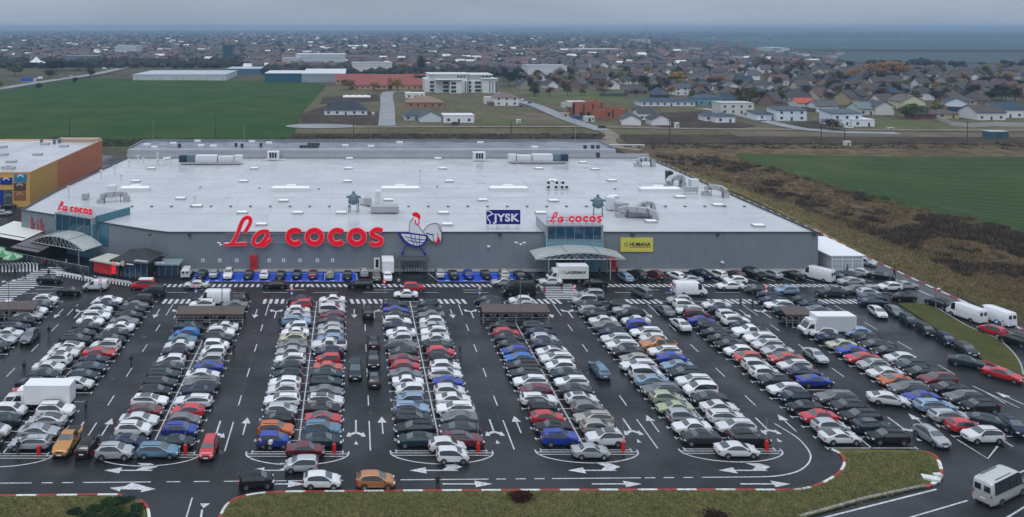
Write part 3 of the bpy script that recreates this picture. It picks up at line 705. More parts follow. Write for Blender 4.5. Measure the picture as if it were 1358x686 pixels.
D=[
 ('p','f',90,593,-91,'ochre pickup facing the viewer beside a black hatchback, near left'),
 ('h','k',116,598,89,'black hatchback with red tail lights beside the ochre pickup'),
 ('h','r',277,602,-91,'red hatchback driving towards the viewer at the mouth of an aisle'),
 ('h','k',340,645,8,'black hatchback turning on the near lane'),
 ('h','s',400,624,180,'silver hatchback facing left behind the white one on the near lane'),
 ('h','w',427,645,0,'white hatchback on the near lane beside the red and white kerb'),
 ('h','p',498,645,0,'orange-gold hatchback driving along the red and white kerb'),
 ('s','m',405,604,0,'maroon saloon across the end of the fourth parking row'),
 ('h','w',593,598,0,'white hatchback across the end of the fifth row, farther of two'),
 ('h','q',600,612,0,'white small hatchback nearest the viewer across the end of the fifth row'),
 ('s','s',783,606,0,'silver saloon across the curved end of the sixth parking row'),
 ('s','w',977,604,0,'white saloon across the curved end of the seventh parking row'),
 ('u','s',152,607,0,'silver SUV across the near end of the third row'),
 ('e','x',210,605,0,'steel blue estate across the near end of the third row'),
 ('u','s',1235,586,-84,'silver SUV driving towards the lawn in the right aisle'),
 ('s','w',1178,536,-18,'white saloon pulling out of a bay in the right aisle'),
 ('s','n',1343,571,-100,'blue saloon facing the viewer at the right edge'),
 ('s','t',1313,566,-32,'dark teal saloon standing askew at the end of the last row'),
 ('u','g',40,452,-92,'grey-green SUV driving towards the viewer in the leftmost aisle'),
 ('s','g',882,416,94,'grey saloon driving away in the aisle right of the yellow sign'),
 ('s','w',902,435,95,'white saloon with tail lights following the grey one up the aisle'),
 ('s','s',1081,477,-86,'silver saloon driving towards the viewer in the aisle below the box truck'),
 ('e','x',795,496,92,'steel blue estate driving away in the aisle below the entrance'),
 ('u','k',488,419,90,'black SUV farthest of the queue in the middle aisle'),
 ('u','d',495,460,90,'dark SUV second farthest of the queue in the middle aisle'),
 ('h','k',495,483,-90,'black hatchback third in the queue in the middle aisle'),
 ('h','d',496,509,90,'dark grey hatchback nearest of the queue in the middle aisle'),
 ('m','t',471,498,-90,'dark teal car with headlights coming down the middle aisle'),
 ('s','w',260,382,180,'white saloon on the upper lane in front of the blue bays'),
 ('v','w',127,384,180,'small white van on the upper lane near the left crossing'),
 ('s','k',66,375,0,'black saloon stopped on the wide zebra crossing'),
 ('s','k',92,391,0,'black saloon on the upper lane beside the zebra crossing'),
 ('m','r',190,383,180,'red minivan with white roof on the upper lane left of the bays'),
 ('m','d',203,392,180,'dark grey people carrier on the upper lane near the third row'),
 ('u','d',322,399,90,'dark SUV seen from behind beside the white high van'),
 ('s','k',365,382,180,'black saloon on the upper lane under the word La'),
 ('e','k',478,382,180,'black estate on the upper lane under the red letters'),
 ('h','r',549,386,0,'red hatchback on the upper lane under the rooster'),
 ('s','w',538,395,180,'white saloon at the far end of the fifth row'),
 ('s','s',667,379,180,'silver saloon on the upper lane in front of the right blue bays'),
 ('s','w',730,378,180,'white saloon crossing the zebra before the entrance'),
 ('V','k',688,391,180,'black van on the upper lane above the shelter'),
 ('s','k',790,380,180,'black saloon right of the zebra before the entrance'),
 ('m','s',784,396,180,'silver people carrier at the far end of the seventh row'),
 ('m','g',851,393,112,'grey people carrier driving away on the upper lane'),
 ('V','w',915,391,0,'white high van on the upper lane right of the yellow sign'),
 ('s','w',968,384,180,'white saloon on the upper lane, nearer of two side by side'),
 ('h','w',975,376,180,'white hatchback on the upper lane behind a white saloon'),
 ('s','d',1006,389,180,'dark grey saloon among the cars at the top of the eighth row'),
 ('s','n',1021,396,0,'navy saloon at the top of the eighth row'),
 ('h','l',1043,390,180,'light blue hatchback on the upper lane by the pickup'),
 ('p','d',1103,393,180,'dark pickup on the upper lane near the tent'),
 ('s','s',1128,378,180,'silver saloon in front of the dark cars by the tent'),
 ('e','g',1133,389,180,'grey estate on the upper lane right of the dark pickup'),
 ('h','s',1152,393,0,'silver hatchback at the top end of the right column'),
 ('s','t',1156,400,0,'dark teal saloon at the top end of the right column'),
 ('s','n',1158,406,0,'navy saloon at the top end of the right column'),
 ('h','w',1180,385,180,'white hatchback with an open door near the perimeter road'),
 ('s','s',1201,383,0,'silver saloon leaving towards the perimeter road'),
 ('s','k',1198,399,0,'black saloon at the tip of the grass island'),
 ('s','s',1143,366,-40,'silver saloon parked askew beside the white tent'),
 ('s','k',1168,370,-30,'black saloon parked askew between the tent and the perimeter road'),
 ('h','s',1147,352,-50,'silver hatchback right beside the wall of the white tent'),
 ('h','w',1164,419,-98,'white hatchback topmost of the column along the grass island'),
 ('h','g',1187,418,-98,'grey hatchback second of the column along the grass island'),
 ('h','t',1205,430,-98,'green-black hatchback third of the column along the grass island'),
 ('h','k',1228,443,-98,'black hatchback fourth of the column along the grass island'),
 ('h','n',1255,456,-98,'navy hatchback fifth of the column along the grass island'),
 ('h','d',1281,468,-96,'dark hatchback sixth of the column along the grass island'),
 ('s','t',1282,486,-35,'dark teal saloon pulling out beside the column along the grass island'),
 ('s','r',1330,503,-50,'red saloon parked against the tip of the grass island'),
 ('u','k',1245,408,110,'black SUV on the perimeter road ahead of the white vans'),
 ('V','w',1281,423,105,'white high van on the perimeter road, left of two'),
 ('V','q',1319,427,103,'white high van on the perimeter road, right of two'),
 ('h','r',1316,444,112,'red hatchback beside the kerb behind the white vans'),
 ('u','k',1347,458,112,'black SUV on the perimeter road at the right edge'),
 ('B','i',1327,659,27,'white minibus driving off at the lower right corner'),
 ('h','k',12,277,10,'black hatchback parked beside the orange building'),
 ('h','s',4,286,10,'silver hatchback parked below the black one by the orange building'),
 ('V','w',284,403,180,'white high van beside the left shelter'),
]
for t,c,x,y,h,l in D: pcar(t,c,x,y,h,l,'cars driving or standing outside the rows',lite=(y<440))
FAC=[('v','w',248,366,92,'white van'),('s','t',268,368,90,'teal saloon'),('h','s',284,367,92,'silver hatchback'),('u','w',303,368,-88,'white SUV'),('s','k',330,368,90,'black saloon'),('h','w',351,368,90,'pale hatchback'),('s','k',372,369,90,'black saloon'),
('h','n',394,368,90,'navy hatchback'),('h','m',415,368,90,'maroon hatchback'),('h','v',438,368,90,'pale green hatchback'),('s','k',461,369,90,'black saloon'),('h','s',483,366,90,'silver hatchback'),('h','g',499,371,90,'grey hatchback'),('s','w',514,371,90,'white saloon'),
('h','s',583,367,90,'silver hatchback'),('s','k',601,368,90,'black saloon'),('h','b',621,368,90,'blue hatchback'),('s','k',644,368,90,'black saloon'),('u','y',668,368,90,'cream SUV'),('s','k',689,369,90,'black saloon'),('s','d',708,371,95,'dark grey saloon'),
('h','l',829,372,100,'light blue hatchback'),('u','d',845,369,110,'dark grey SUV'),('h','m',869,369,110,'maroon hatchback'),('h','w',897,370,112,'white hatchback'),('s','s',915,375,178,'silver saloon'),('s','n',929,367,112,'navy saloon'),('h','w',952,369,112,'white hatchback'),('h','m',975,369,112,'maroon hatchback'),('u','k',1000,368,-65,'black SUV'),('h','s',1024,368,112,'silver hatchback'),('s','k',1053,369,112,'black saloon'),('V','w',1084,371,125,'white high van'),('s','n',1107,370,112,'navy saloon'),('h','k',1126,370,112,'black hatchback')]
WH={0:'nosed up to the store wall in the left blue bays',1:'nosed up to the store wall right of the rooster',2:'parked slantwise at the wall right of the entrance'}
cnt={}
for t,c,x,y,h,l in FAC:
    g=0 if x<540 else 1 if x<720 else 2
    cnt[g]=cnt.get(g,-1)+1
    pcar(t,c,x,y,h,'%s %s, %s from the left'%(l,['at the wall bays under the red letters','at the wall bays right of the rooster','at the wall right of the entrance'][g],ORD[cnt[g]]),'cars at the store wall',lite=True)
# ---- box trucks
def boxtruck(px,py,head,label,L=7.6,logo=None,Hb=3.1,bc=(.74,.75,.76),side=(.5,.52,.54)):
    r=empty('box_truck',W(px,py),R(head),label,'truck','box trucks')
    mb=MB(); mb.b2(-L/2,L/2-1.9,-1.1,1.1,.85,Hb+.1,0); mb.b2(-L/2-.02,L/2-1.88,-1.11,1.11,.80,.9,2); mb.b2(-L/2-.02,L/2-1.88,-1.115,1.115,Hb+.06,Hb+.14,0)
    for s in(-1,1): mb.b2(-L/2+.1,L/2-2.0,s*1.102-.006,s*1.102+.006,.95,Hb-.02,1)
    mb.build('cargo_box',[flat(bc,.5),flat(side,.5),M['black']],r)
    mb=MB()
    prof=[(L/2-1.82,.45),(L/2-.05,.45),(L/2,.62),(L/2-.02,1.05),(L/2-.35,1.22),(L/2-.95,2.05),(L/2-1.82,2.15)]
    n=len(prof); vs=[(x,-.98,z) for x,z in prof]+[(x,.98,z) for x,z in prof]
    mb.add(vs,[tuple(range(n)),tuple(range(n,2*n))[::-1]]+[(i,n+i,n+(i+1)%n,(i+1)%n) for i in range(n)],0)
    mb.prism([(L/2-1.85,-.85),(L/2-.95,-.75),(L/2-.95,.75),(L/2-1.85,.85)],2.14,2.5,0)
    mb.box((L/2+.01,0,.62),(.06,1.3,.22),1); mb.b2(-L/2,L/2-1.9,-.5,.5,.5,.8,1)
    mb.build('cab',[flat((.74,.75,.76),.35,0,.5),M['black']],r)
    g=MB(); a=Vector((L/2-.33,0,1.26));b=Vector((L/2-.93,0,2.02)); nn=Vector((.82,0,.57))*.012
    g.add([(a.x+nn.x,-.85,a.z+nn.z),(a.x+nn.x,.85,a.z+nn.z),(b.x+nn.x,.78,b.z+nn.z),(b.x+nn.x,-.78,b.z+nn.z)],[(0,1,2,3)]); g.build('windscreen',M['carglass'],r)
    for s in(-1,1):
        g=MB(); y=s*.992; g.add([(L/2-.55,y,1.28),(L/2-1.55,y,1.28),(L/2-1.55,y,1.95),(L/2-1.0,y,1.95)],[(0,1,2,3) if s<0 else (3,2,1,0)]); g.build('side_window',M['carglass'],r)
        g=MB(); g.box((L/2-.02,s*.78,.85),(.1,.3,.2)); g.build('headlight',M['headlamp'],r)
    for xx in(L/2-.95,-L/2+1.7):
        for s in(-1,1):
            o=bpy.data.objects.new('wheel',wheel_mesh(.42)); C.objects.link(o); o.parent=r; o.location=(xx,s*.93,.42)
    if logo:
        t=text_mesh(logo,.74,.02,.02); o=t; o.name='lettering'; o.parent=r; o.location=(-L/2+4.3,1.125,1.85); o.rotation_euler=(R(90),0,R(180)); o.data.materials.append(M['ink'])
        g=MB()
        for k in range(4):
            a=k*math.pi/2; g.add([(-L/2+4.75+.28*math.cos(a)+dx,1.13,2.15+.28*math.sin(a)+dz) for dx,dz in((-.16,0),(0,-.16),(.16,0),(0,.16))],[(0,1,2,3)])
        g.build('emblem',flat((.35,.33,.15)),r)
    return r
def text_mesh(s,size,ext,bold=0.,align='LEFT',space=1.):
    cu=bpy.data.curves.new('lettering','FONT'); cu.body=s; cu.size=size; cu.extrude=ext; cu.offset=bold; cu.align_x=align; cu.space_character=space
    o=bpy.data.objects.new('lettering',cu); C.objects.link(o)
    dg=bpy.context.evaluated_depsgraph_get(); me=bpy.data.meshes.new_from_object(o.evaluated_get(dg))
    bpy.data.objects.remove(o); me.materials.clear()
    q=bpy.data.objects.new('lettering',me); C.objects.link(q); return q
boxtruck(56,541,180,'white box truck parked across two rows of cars on the left',7.6,side=(.72,.73,.74))
boxtruck(1096,444,180,'white and grey box truck among the cars below the white tent',7.9)
boxtruck(752,374,180,'white box truck with dark lettering parked under the entrance canopy',7.4,'LAGERMAX',side=(.66,.67,.64))
boxtruck(514,362,90,'white box truck backed up to the store wall left of the rooster',5.8,side=(.72,.73,.74),Hb=2.9)
# ------------------------------------------------------------------ the big store
FY=159.0; RZ=7.0
XL,XR=-72.8,91.3
st=empty('store_building',(0,FY,0),0,'long grey store with white roof and red lettering across its front','building')
def rel(p): return (p[0],p[1]-FY,p[2])
def SB(mb,name,mats,parent=None): # geometry written in world coordinates, stored relative to the store
    mb.v=[(a,b-FY,c) for a,b,c in mb.v]; return mb.build(name,mats,parent or st)
foot=[(XL,178.6),(-40,160.6),(-36,FY),(XR,FY),(XR,249.5),(-69.3,249.5),(-72.8,200)]
def wall_poly(poly,z0,z1,m,name='wall',closed=True,mi=0):
    mb=MB(); n=len(poly)
    for i in range(n if closed else n-1):
        a=poly[i];b=poly[(i+1)%n]; mb.add([(a[0],a[1],z0),(b[0],b[1],z0),(b[0],b[1],z1),(a[0],a[1],z1)],[(0,1,2,3)])
    return SB(mb,name,m)
wall_poly(foot,0,RZ+.25,M['facade'])
mb=MB(); mb.sheet(foot,RZ); SB(mb,'roof',M['roofw'])
mb=MB()                                                   # coping
for a,b in zip(foot,foot[1:]+foot[:1]):
    a=Vector(a);b=Vector(b);c=(a+b)/2;d=b-a; mb.box((c.x,c.y,RZ+.30),(d.length+.3,.42,.12),0,math.atan2(d.y,d.x))
SB(mb,'coping',M['trimd'])
mb=MB()                                                   # sheet seams of the cladding
x=-34
while x<XR:
    mb.box((x,FY-.006,3.6),(.035,.012,7.0)); x+=1.15*3
SB(mb,'cladding_joint',flat((.14,.15,.16)))
mb=MB()
for y in(176.,192.5,209.5,227.): mb.box((10,y,RZ+.012),(158,.10,.02))
for x in(-55,-30,-5,20,45,70): mb.box((x,205,RZ+.008),(.06,86,.012))
SB(mb,'roof_seam',flat((.36,.37,.39)))
mb=MB(); mb.b2(-69.3,XR,249.3,249.9,RZ-.2,RZ+1.5); SB(mb,'parapet',M['parapet'])
mb=MB(); mb.b2(-69.3,81.3,250.1,252,0,9.7,0); mb.b2(-69.0,81.5,252,269,0,9.6,0); SB(mb,'rear_block',M['parapet'])
mb=MB(); mb.sheet([(-69.0,252.05),(81.5,252.05),(81.5,269),(-69.,269)],9.66); SB(mb,'rear_roof',M['roofd'])
mb=MB(); mb.b2(-69.3,81.8,268.9,269.3,9.5,10.2); mb.b2(-69.4,-69,252,269,9.5,10.1); mb.b2(81.4,81.8,252,269,9.5,10.1); SB(mb,'rear_parapet',flat((.2,.22,.25)))
mb=MB()
for k in range(26):                                       # scupper heads along the right-hand eave
    y=161+k*3.4; mb.box((XR+.35,y,RZ+.1),(.7,1.1,.25))
SB(mb,'gutter_outlet',M['unit'])
mb=MB(); rs_=random.Random(4)                             # patches and seams of the membrane, lying flush
for i in range(46):
    x=rs_.uniform(-66,88); y=rs_.uniform(164,245); w_=rs_.uniform(.8,3.5); d_=rs_.uniform(1,7)
    if x<-40 and y<190: continue
    mb.add([(x,y,RZ+.004+.0002*i),(x+w_,y,RZ+.004+.0002*i),(x+w_,y+d_,RZ+.004+.0002*i),(x,y+d_,RZ+.004+.0002*i)],[(0,1,2,3)])
_mp=SB(mb,'membrane_patch',mat('membrane_patch',(.42,.43,.46),.3,noise=[(.5,(.5,.51,.54),.6,5)],coords='World'))
mb=MB()
for k in range(70):
    x=rs_.uniform(-66,88); y=rs_.uniform(164,244); L_=rs_.uniform(4,22)
    if x<-45 and y<192: continue
    if k%2: mb.box((x,y,RZ+.006),(.05,L_,.012)); 
    else: mb.box((x,y,RZ+.006),(L_,.06,.012))
_mp['kind']='stuff'; SB(mb,'membrane_seam',flat((.30,.31,.33)))
def roofitem(name,build,mats,label=None):
    mb=MB(); build(mb); o=SB(mb,name,mats)
    if label: o['label']=label
    return o
SK=[(221,209),(201,222),(180,239),(337,222),(323,239),(239.5,262),(261.6,272),(463.6,209),(462,222),(460.6,239),(587,222),(595.6,239),(580.7,209),(515,264),(773,214),(789,223),(811,238),(733,238),(714.5,222),(640,264),(734,265),(813,259.5),(346.7,296.5),(593,296.5),(588,281),(452.5,281),(717,281),(1005.5,298),(321.5,280.7),(863,292.5),(952,270.7),(901.5,260),(376,265),(395,281)]
for x,y in SK:
    p=W(x,y+2.5,RZ); mb=MB()
    q=.45; mb.box((p.x,p.y,RZ+.2),(2.3,1.7,.42),0); mb.add([(p.x-1.1,p.y-.8,RZ+.42),(p.x+1.1,p.y-.8,RZ+.42),(p.x+1.1,p.y+.8,RZ+.42),(p.x-1.1,p.y+.8,RZ+.42),(p.x-.8,p.y,RZ+.62),(p.x+.8,p.y,RZ+.62)],[(0,1,5,4),(1,2,5),(2,3,4,5),(3,0,4)],1)
    SB(mb,'skylight',[M['duct'],M['signwhite']])
for x0,x1,y in((160,199,252),(360,411,252),(505,556.5,252),(648.7,700,252),(848,901,253)):
    a=W(x0,y+1,RZ);b=W(x1,y+1,RZ); mb=MB(); mb.b2(a.x,b.x,a.y-1.1,a.y+1.1,RZ,RZ+.8,0); c=(a.x+b.x)/2
    mb.add([(a.x,a.y-1,RZ+.81),(b.x,a.y-1,RZ+.81),(b.x,a.y+1,RZ+.81),(a.x,a.y+1,RZ+.81),(a.x+.6,a.y,RZ+1.2),(b.x-.6,a.y,RZ+1.2)],[(0,1,5,4),(1,2,5),(2,3,4,5),(3,0,4)],1)
    mb.box((c,a.y+.8,RZ+.7),(2.4,1.4,1.2),1); SB(mb,'long_skylight',[M['unit'],M['signwhite']])
mb=MB()                                                   # roof drains
for k in range(33):
    x=175+k*26.2; y=274.5; p=W(x,y,RZ); mb.box((p.x,p.y,RZ+.12),(.55,.5,.24))
    if k%3==0: p=W(x+12,248+((k*7)%5),RZ); mb.box((p.x,p.y,RZ+.1),(.5,.4,.2))
SB(mb,'roof_drain',flat((.10,.11,.12)))
def ahu(x0,x1,y,flip,zh=2.6):
    a=W(x0,y,RZ);b=W(x1,y,RZ); L=b.x-a.x; y0=a.y; r=empty('air_handling_unit',(a.x,y0-FY,RZ)); r.parent=st
    T=Matrix.Identity(4) if not flip else Matrix.Translation((L,0,0))@Matrix.Scale(-1,4,(1,0,0))
    mb=MB(); mb.b2(L*.26,L*.60,0,2.6,.5,zh,0,T); mb.b2(L*.62,L*.86,.2,2.4,.5,zh-.3,0,T); mb.b2(L*.88,L,.1,2.2,.5,zh,0,T)
    if flip: mb.f=[f[::-1] for f in mb.f]
    mb.build('casing',M['unit'],r)
    mb=MB(); mb.b2(L*.13,L*.255,.05,2.5,.6,zh+.1,0,T); mb.build('intake_hood',M['teal'],r)
    mb=MB(); mb.b2(0.,L*.125,.15,2.4,.6,zh-.05,0,T); mb.build('fan_section',flat((.012,.025,.06)),r)
    mb=MB(); mb.b2(L*.05,L*.97,-.9,-.3,.35,.75,0,T); mb.b2(L*.05,L*.97,-.2,.0,.2,.5,1,T)
    for k in range(16): mb.tube((L*(.08+.055*k),-.6,0),(L*(.08+.055*k),-.6,.9),.06,mi=1)
    mb.build('pipe_rack',[M['duct'],M['black']],r)
ahu(237,321,218.5,False); ahu(675,754,217,True)
def louvre(x,y,w=3.6,n=3):
    p=W(x,y,RZ); r=empty('chiller',(p.x,p.y-FY,RZ)); r.parent=st
    mb=MB(); mb.b2(-w/2,w/2,0,2.6,.5,2.6); 
    for sx in(-1,1): mb.b2(sx*w*.45-.06,sx*w*.45+.06,.1,.25,0,.5)
    mb.b2(-w*.7,w*1.1,-.6,-.3,.25,.6); mb.build('casing',M['unit'],r)
    for k in range(n):
        mb=MB(); xx=-w*.22+k*w*.22; mb.b2(xx-w*.085,xx+w*.085,-.03,.02,.8,2.4); mb.build('louvre',M['black'],r)
louvre(362,213); louvre(636,214); 
def duct(pts,r,mi=0,n=10,mb=None):
    for a,b in zip(pts,pts[1:]): mb.tube(a,b,r,n=n,mi=mi)
    for p in pts[1:-1]: mb.tube(Vector(p)-Vector((0,0,r*.9)),Vector(p)+Vector((0,0,r*.9)),r*.9,n=n,mi=mi)
def arc_duct(px0,py0,px1,py1,r,h):
    a=W(px0,py0,RZ);b=W(px1,py1,RZ); mb=MB(); pts=[]
    for i in range(11):
        t=i/10; pts.append((a.x+(b.x-a.x)*t, a.y+(b.y-a.y)*t, RZ+.5+r+.45*h*math.sin(math.pi*t)**.4))
    r*=.72; K=[0,2,5,8,10]; pts=[pts[i] for i in K]
    for p,q in zip(pts,pts[1:]):
        v=Vector(q)-Vector(p); Tm=Matrix.Translation((Vector(p)+Vector(q))/2)@v.to_track_quat('X','Z').to_matrix().to_4x4()
        mb.box((0,0,0),(v.length+r*.5,1.7*r,1.5*r),0,0.,Tm)
    for t in(1,3): mb.tube((pts[t][0],pts[t][1]-r-.1,RZ),(pts[t][0],pts[t][1]-r-.1,pts[t][2]),.07,mi=1)
    mb.box((a.x,a.y,RZ+.45),(2.2*r,2*r,.9),0); mb.box((b.x,b.y,RZ+.6),(1.7*r,2*r,1.2),0)
    SB(mb,'duct',[M['duct'],M['black']])
arc_duct(845,221,866,221,1.0,1.4); arc_duct(887,250,905,247,1.1,2.2); arc_duct(936,259,962,262,1.0,1.5); arc_duct(134,269,168,267,1.0,.9); arc_duct(822,288,868,292,1.0,1.1); arc_duct(848,282,866,281,.8,1.6)
def block(name,x0,x1,y,d,h,m,z0=0.):
    a=W(x0,y,RZ);b=W(x1,y,RZ); mb=MB(); mb.b2(a.x,b.x,a.y,a.y+d,RZ+z0,RZ+z0+h); 
    mb.b2(a.x+.2,a.x+.35,a.y+.1,a.y+.25,RZ,RZ+z0+.01) ; mb.b2(b.x-.35,b.x-.2,a.y+.1,a.y+.25,RZ,RZ+z0+.01)
    return SB(mb,name,m)
block('plant_unit',483,493,274,2.4,1.4,M['duct'],.4); block('plant_unit',498,505,272,2.2,2.7,M['unit'],.4); block('plant_unit',476,483,272,1.5,1.5,M['unit'],.2); block('plant_box',492,529,284,3.0,1.3,M['parapet'],.3); block('plant_unit',806,816,280,2,2.6,M['unit'],.3); block('plant_unit',818,834,282,2.4,1.6,M['duct'],.4); block('plant_box',833,872,289,3.2,.9,M['parapet'],.2)
block('plant_unit',142,152,262,2,2.2,M['unit'],.5); block('plant_unit',108,116,266,1.6,1.2,M['duct'],.3); block('plant_unit',917,927,249,1.8,1.7,M['unit'],.3); block('plant_unit',908,926,258,.8,1.2,M['duct'],.6); block('plant_unit',886,893,245,2,2.8,M['black'],.5)
for i,(x,y) in enumerate(((727,252),(737,252),(745,252),(751,252),(727,246),(738,246),(746,246))): 
    p=W(x,y,RZ); mb=MB(); mb.box((p.x,p.y,RZ+.75),(1.15,.7,1.0)); mb.tube((p.x,p.y-.36,RZ+.75),(p.x,p.y-.38,RZ+.75),.36,n=12,mi=1); SB(mb,'condenser',[M['unit'],M['black']])
for x,y in((469,282),(793,287)):                         # grey-blue cyclones on legs
    p=W(x,y,RZ); mb=MB()
    prof=[(.30,3.3),(1.0,3.7),(1.15,4.5),(.95,5.3),(.6,5.6),(.3,5.7),(.3,6.2)]
    for (r0,z0),(r1,z1) in zip(prof,prof[1:]): mb.tube((p.x,p.y,RZ+z0-1.6),(p.x,p.y,RZ+z1-1.6),r0,r1,n=14)
    for a in range(4):
        t=a*math.pi/2+.6; mb.tube((p.x+1.3*math.cos(t),p.y+1.0*math.sin(t),RZ),(p.x+1.2*math.cos(t),p.y+.9*math.sin(t),RZ+3),.09)
    for s in(-1,1): mb.box((p.x+s*1.25,p.y,RZ+3.4),(.7,.4,.4)); mb.box((p.x+s*.95,p.y,RZ+2.4),(.5,.4,.4))
    SB(mb,'cyclone_filter',M['teal'])
for x,y,h in((171,222,1.9),(183,216,1.9),(190,218,1.6),(209,214,2.2),(209,219,1.4),(217,220,1.6),(221,218,1.5),(226,217,1.8),(134,238,2.2),(152,231,2.0),(91,262,2.4),(258,270,1.6),(557,244,3.4),(160,240,1.5)):
    p=W(x,y,RZ); mb=MB(); mb.tube((p.x,p.y,RZ),(p.x,p.y,RZ+h),.22); mb.tube((p.x,p.y,RZ+h),(p.x,p.y,RZ+h+.3),.38); SB(mb,'vent_pipe',M['unit'])
for x,y,w in((230,191,1),(195,193,1),(267,194,1),(283,194.5,1),(334,188.8,1),(357,190.5,1),(492,195,1),(530,190,1),(637,190,1),(709,196,1),(205,196,1),(262,188,1),(416,192,2),(410,195,3),(458,194,1),(238,195,.5),(313,194,.5),(321,195,.5),(346,194,.5),(776,197,.4),(786,197,.4),(793,197,.4),(793,207,.4)):
    p=W(x,y,9.7); mb=MB(); mb.box((p.x,p.y,9.95),(2.0*w if w>=1 else .8,1.2,.55 if w>=1 else 1.5)); o=SB(mb,'rear_skylight',M['signwhite'] if w==1 else M['trimd'])
for x,y in((60,345-3),(500,342),): pass
for x in(199,251,663,839,952,1080):
    p=WY(x,311.5,FY-.3); mb=MB(); mb.box(p,(.5,.5,.35)); SB(mb,'wall_lamp',M['trimd'])
for x,y in((648,327),(958,348),(296,0)):
    if y: p=WY(x,y,FY-.3); mb=MB(); mb.box(p,(.55,.5,.25)); SB(mb,'wall_lamp',M['signwhite'])
for x in(269,291.5,314,357,376,398,421,441):             # little bay signs on the wall
    p=WY(x,345.5,FY-.03); mb=MB(); mb.box(p,(.62,.05,.62)); mb.box((p.x,p.y-.03,p.z),(.26,.02,.3),1); o=SB(mb,'bay_sign',[M['signwhite'],M['cartblue']])
a=WY(496,357,FY-.05); mb=MB(); mb.b2(a.x,a.x+1.15,FY-.1,FY-.005,.1,2.3); mb.b2(a.x+.3,a.x+.9,FY-.13,FY-.1,.4,2.0,1); SB(mb,'service_door',[M['signwhite'],M['black']])
# entrance block in the middle right
EB=[(37.6,157.4),(48.7,157.4),(48.7,165.5),(37.6,165.5)]
mb=MB(); mb.b2(37.6,48.7,157.5,166,6.8,8.9); SB(mb,'entrance_block',M['parapet'])
mb=MB(); mb.b2(37.6,48.7,157.45,158.9,.0,6.8); SB(mb,'entrance_glazing',M['glassl'])
mb=MB(); mb.b2(38.0,48.3,157.40,157.48,6.25,8.7); SB(mb,'entrance_window',M['glassd'])
mb=MB(); mb.b2(37.5,48.8,157.3,166.1,8.9,9.05); SB(mb,'entrance_roof',M['parapet'])
mb=MB()
for k in (0,6): mb.box((37.7+k*1.82,157.37,4.7),(.16,.1,8.3))
for k in range(1,6): mb.box((37.7+k*1.82,157.385,4.7),(.05,.05,8.3))
for z in(.2,3,6.2,8.8): mb.box((43.15,157.36,z),(11.1,.1,.10))
SB(mb,'mullion',M['steel'])
mb=MB(); mb.b2(39.6,42.2,157.28,157.34,.1,2.6); mb.b2(42.4,45,157.28,157.34,.1,2.6); SB(mb,'sliding_door',M['glassd'])
def canopy_vault(s0,s1,d0,d1,zs,za,T,posts,name='entrance_canopy',label=None):
    r=empty(name,T@Vector(((s0+s1)/2,d0,0)),0,label,'canopy'); I=Matrix.Translation(-(T@Vector(((s0+s1)/2,d0,0))))@T
    n=14; def_=[(s0+(s1-s0)*i/n, zs+(za-zs)*(1-(2*i/n-1)**2)) for i in range(n+1)]
    mb=MB(); vs=[]
    for s,z in def_: vs+=[(s,d0,z),(s,d1,z),(s,d1,z+.12),(s,d0,z+.12)]
    fs=[]
    for i in range(n):
        a=4*i;b=a+4; fs+=[(a,a+1,b+1,b),(a+3,b+3,b+2,a+2),(a,b,b+3,a+3),(a+1,a+2,b+2,b+1)]
    fs+=[(0,3,2,1),(4*n,4*n+1,4*n+2,4*n+3)]
    mb.add(vs,fs,0,False,I); mb.build('canopy_roof',M['canopy'],r)
    mb=MB()
    for (s,z) in def_[::5]: mb.tube(I@Vector((s,d0,z+.15)),I@Vector((s,d1,z+.15)),.05)
    mb.build('roof_rib',flat((.12,.13,.13)),r)
    mb=MB()
    for dd in(d0+.02,):
        P=[I@Vector((s,dd,z-.08)) for s,z in def_]
        for a,b in zip(P,P[1:]): mb.tube(a,b,.09)
        lo=[I@Vector((s,dd,zs-.05)) for s,z in def_]
        mb.tube(lo[0],lo[-1],.09)
        for i in range(1,n): mb.tube(lo[i],P[i],.05); mb.tube(lo[i],P[i+1 if i<n/2 else i-1],.05)
    mb.build('truss',M['steel'],r)
    for s,dd in posts:
        mb=MB(); z=zs+(za-zs)*(1-(2*(s-s0)/(s1-s0)-1)**2)-.1 if dd>d0+1 else zs
        mb.tube(I@Vector((s,dd,0)),I@Vector((s,dd,z)),.13); mb.build('post',M['steel'],r)
    return r
canopy_vault(34.3,51.2,152.1,157.3,4.0,5.2,Matrix.Identity(4),[(36.9,152.4),(48.5,152.4),(37.4,156.5),(49.2,156.5)],label='arched grey canopy over the doors of the middle right entrance')
# left entrance on the chamfered corner
u=Vector((33,-18,0)).normalized(); ang=math.atan2(u.y,u.x)
TC=Matrix.Translation((XL,178.6,0))@Matrix.Rotation(ang,4,'Z')      # local x along the chamfer, local y into the store
def CB(mb,name,mats): 
    mb.v=[tuple(TC@Vector(p)) for p in mb.v]; return SB(mb,name,mats)
mb=MB(); mb.b2(12,22.9,-1.3,7,6.9,8.3); CB(mb,'corner_block',M['parapet'])
mb=MB(); mb.b2(12,22.9,-1.25,-.05,0,6.9); CB(mb,'corner_glazing',M['glassl'])
mb=MB(); mb.b2(12.4,22.4,-1.36,-1.28,4.6,8.0); CB(mb,'corner_window',M['glassd'])
mb=MB(); mb.b2(23.0,23.4,-.4,9,6.0,8.6); CB(mb,'corner_fin',M['fin'])
mb=MB(); mb.b2(23.6,26.2,-.12,-.04,2.5,7.0); CB(mb,'teal_panel',M['fin'])
mb=MB()
for k in range(6): mb.box((12.1+k*2.15,-1.40,4.4),(.05,.05,7.6))
for z in(4.5,8.1): mb.box((17.4,-1.42,z),(10.8,.08,.1))
CB(mb,'mullion',M['steel'])
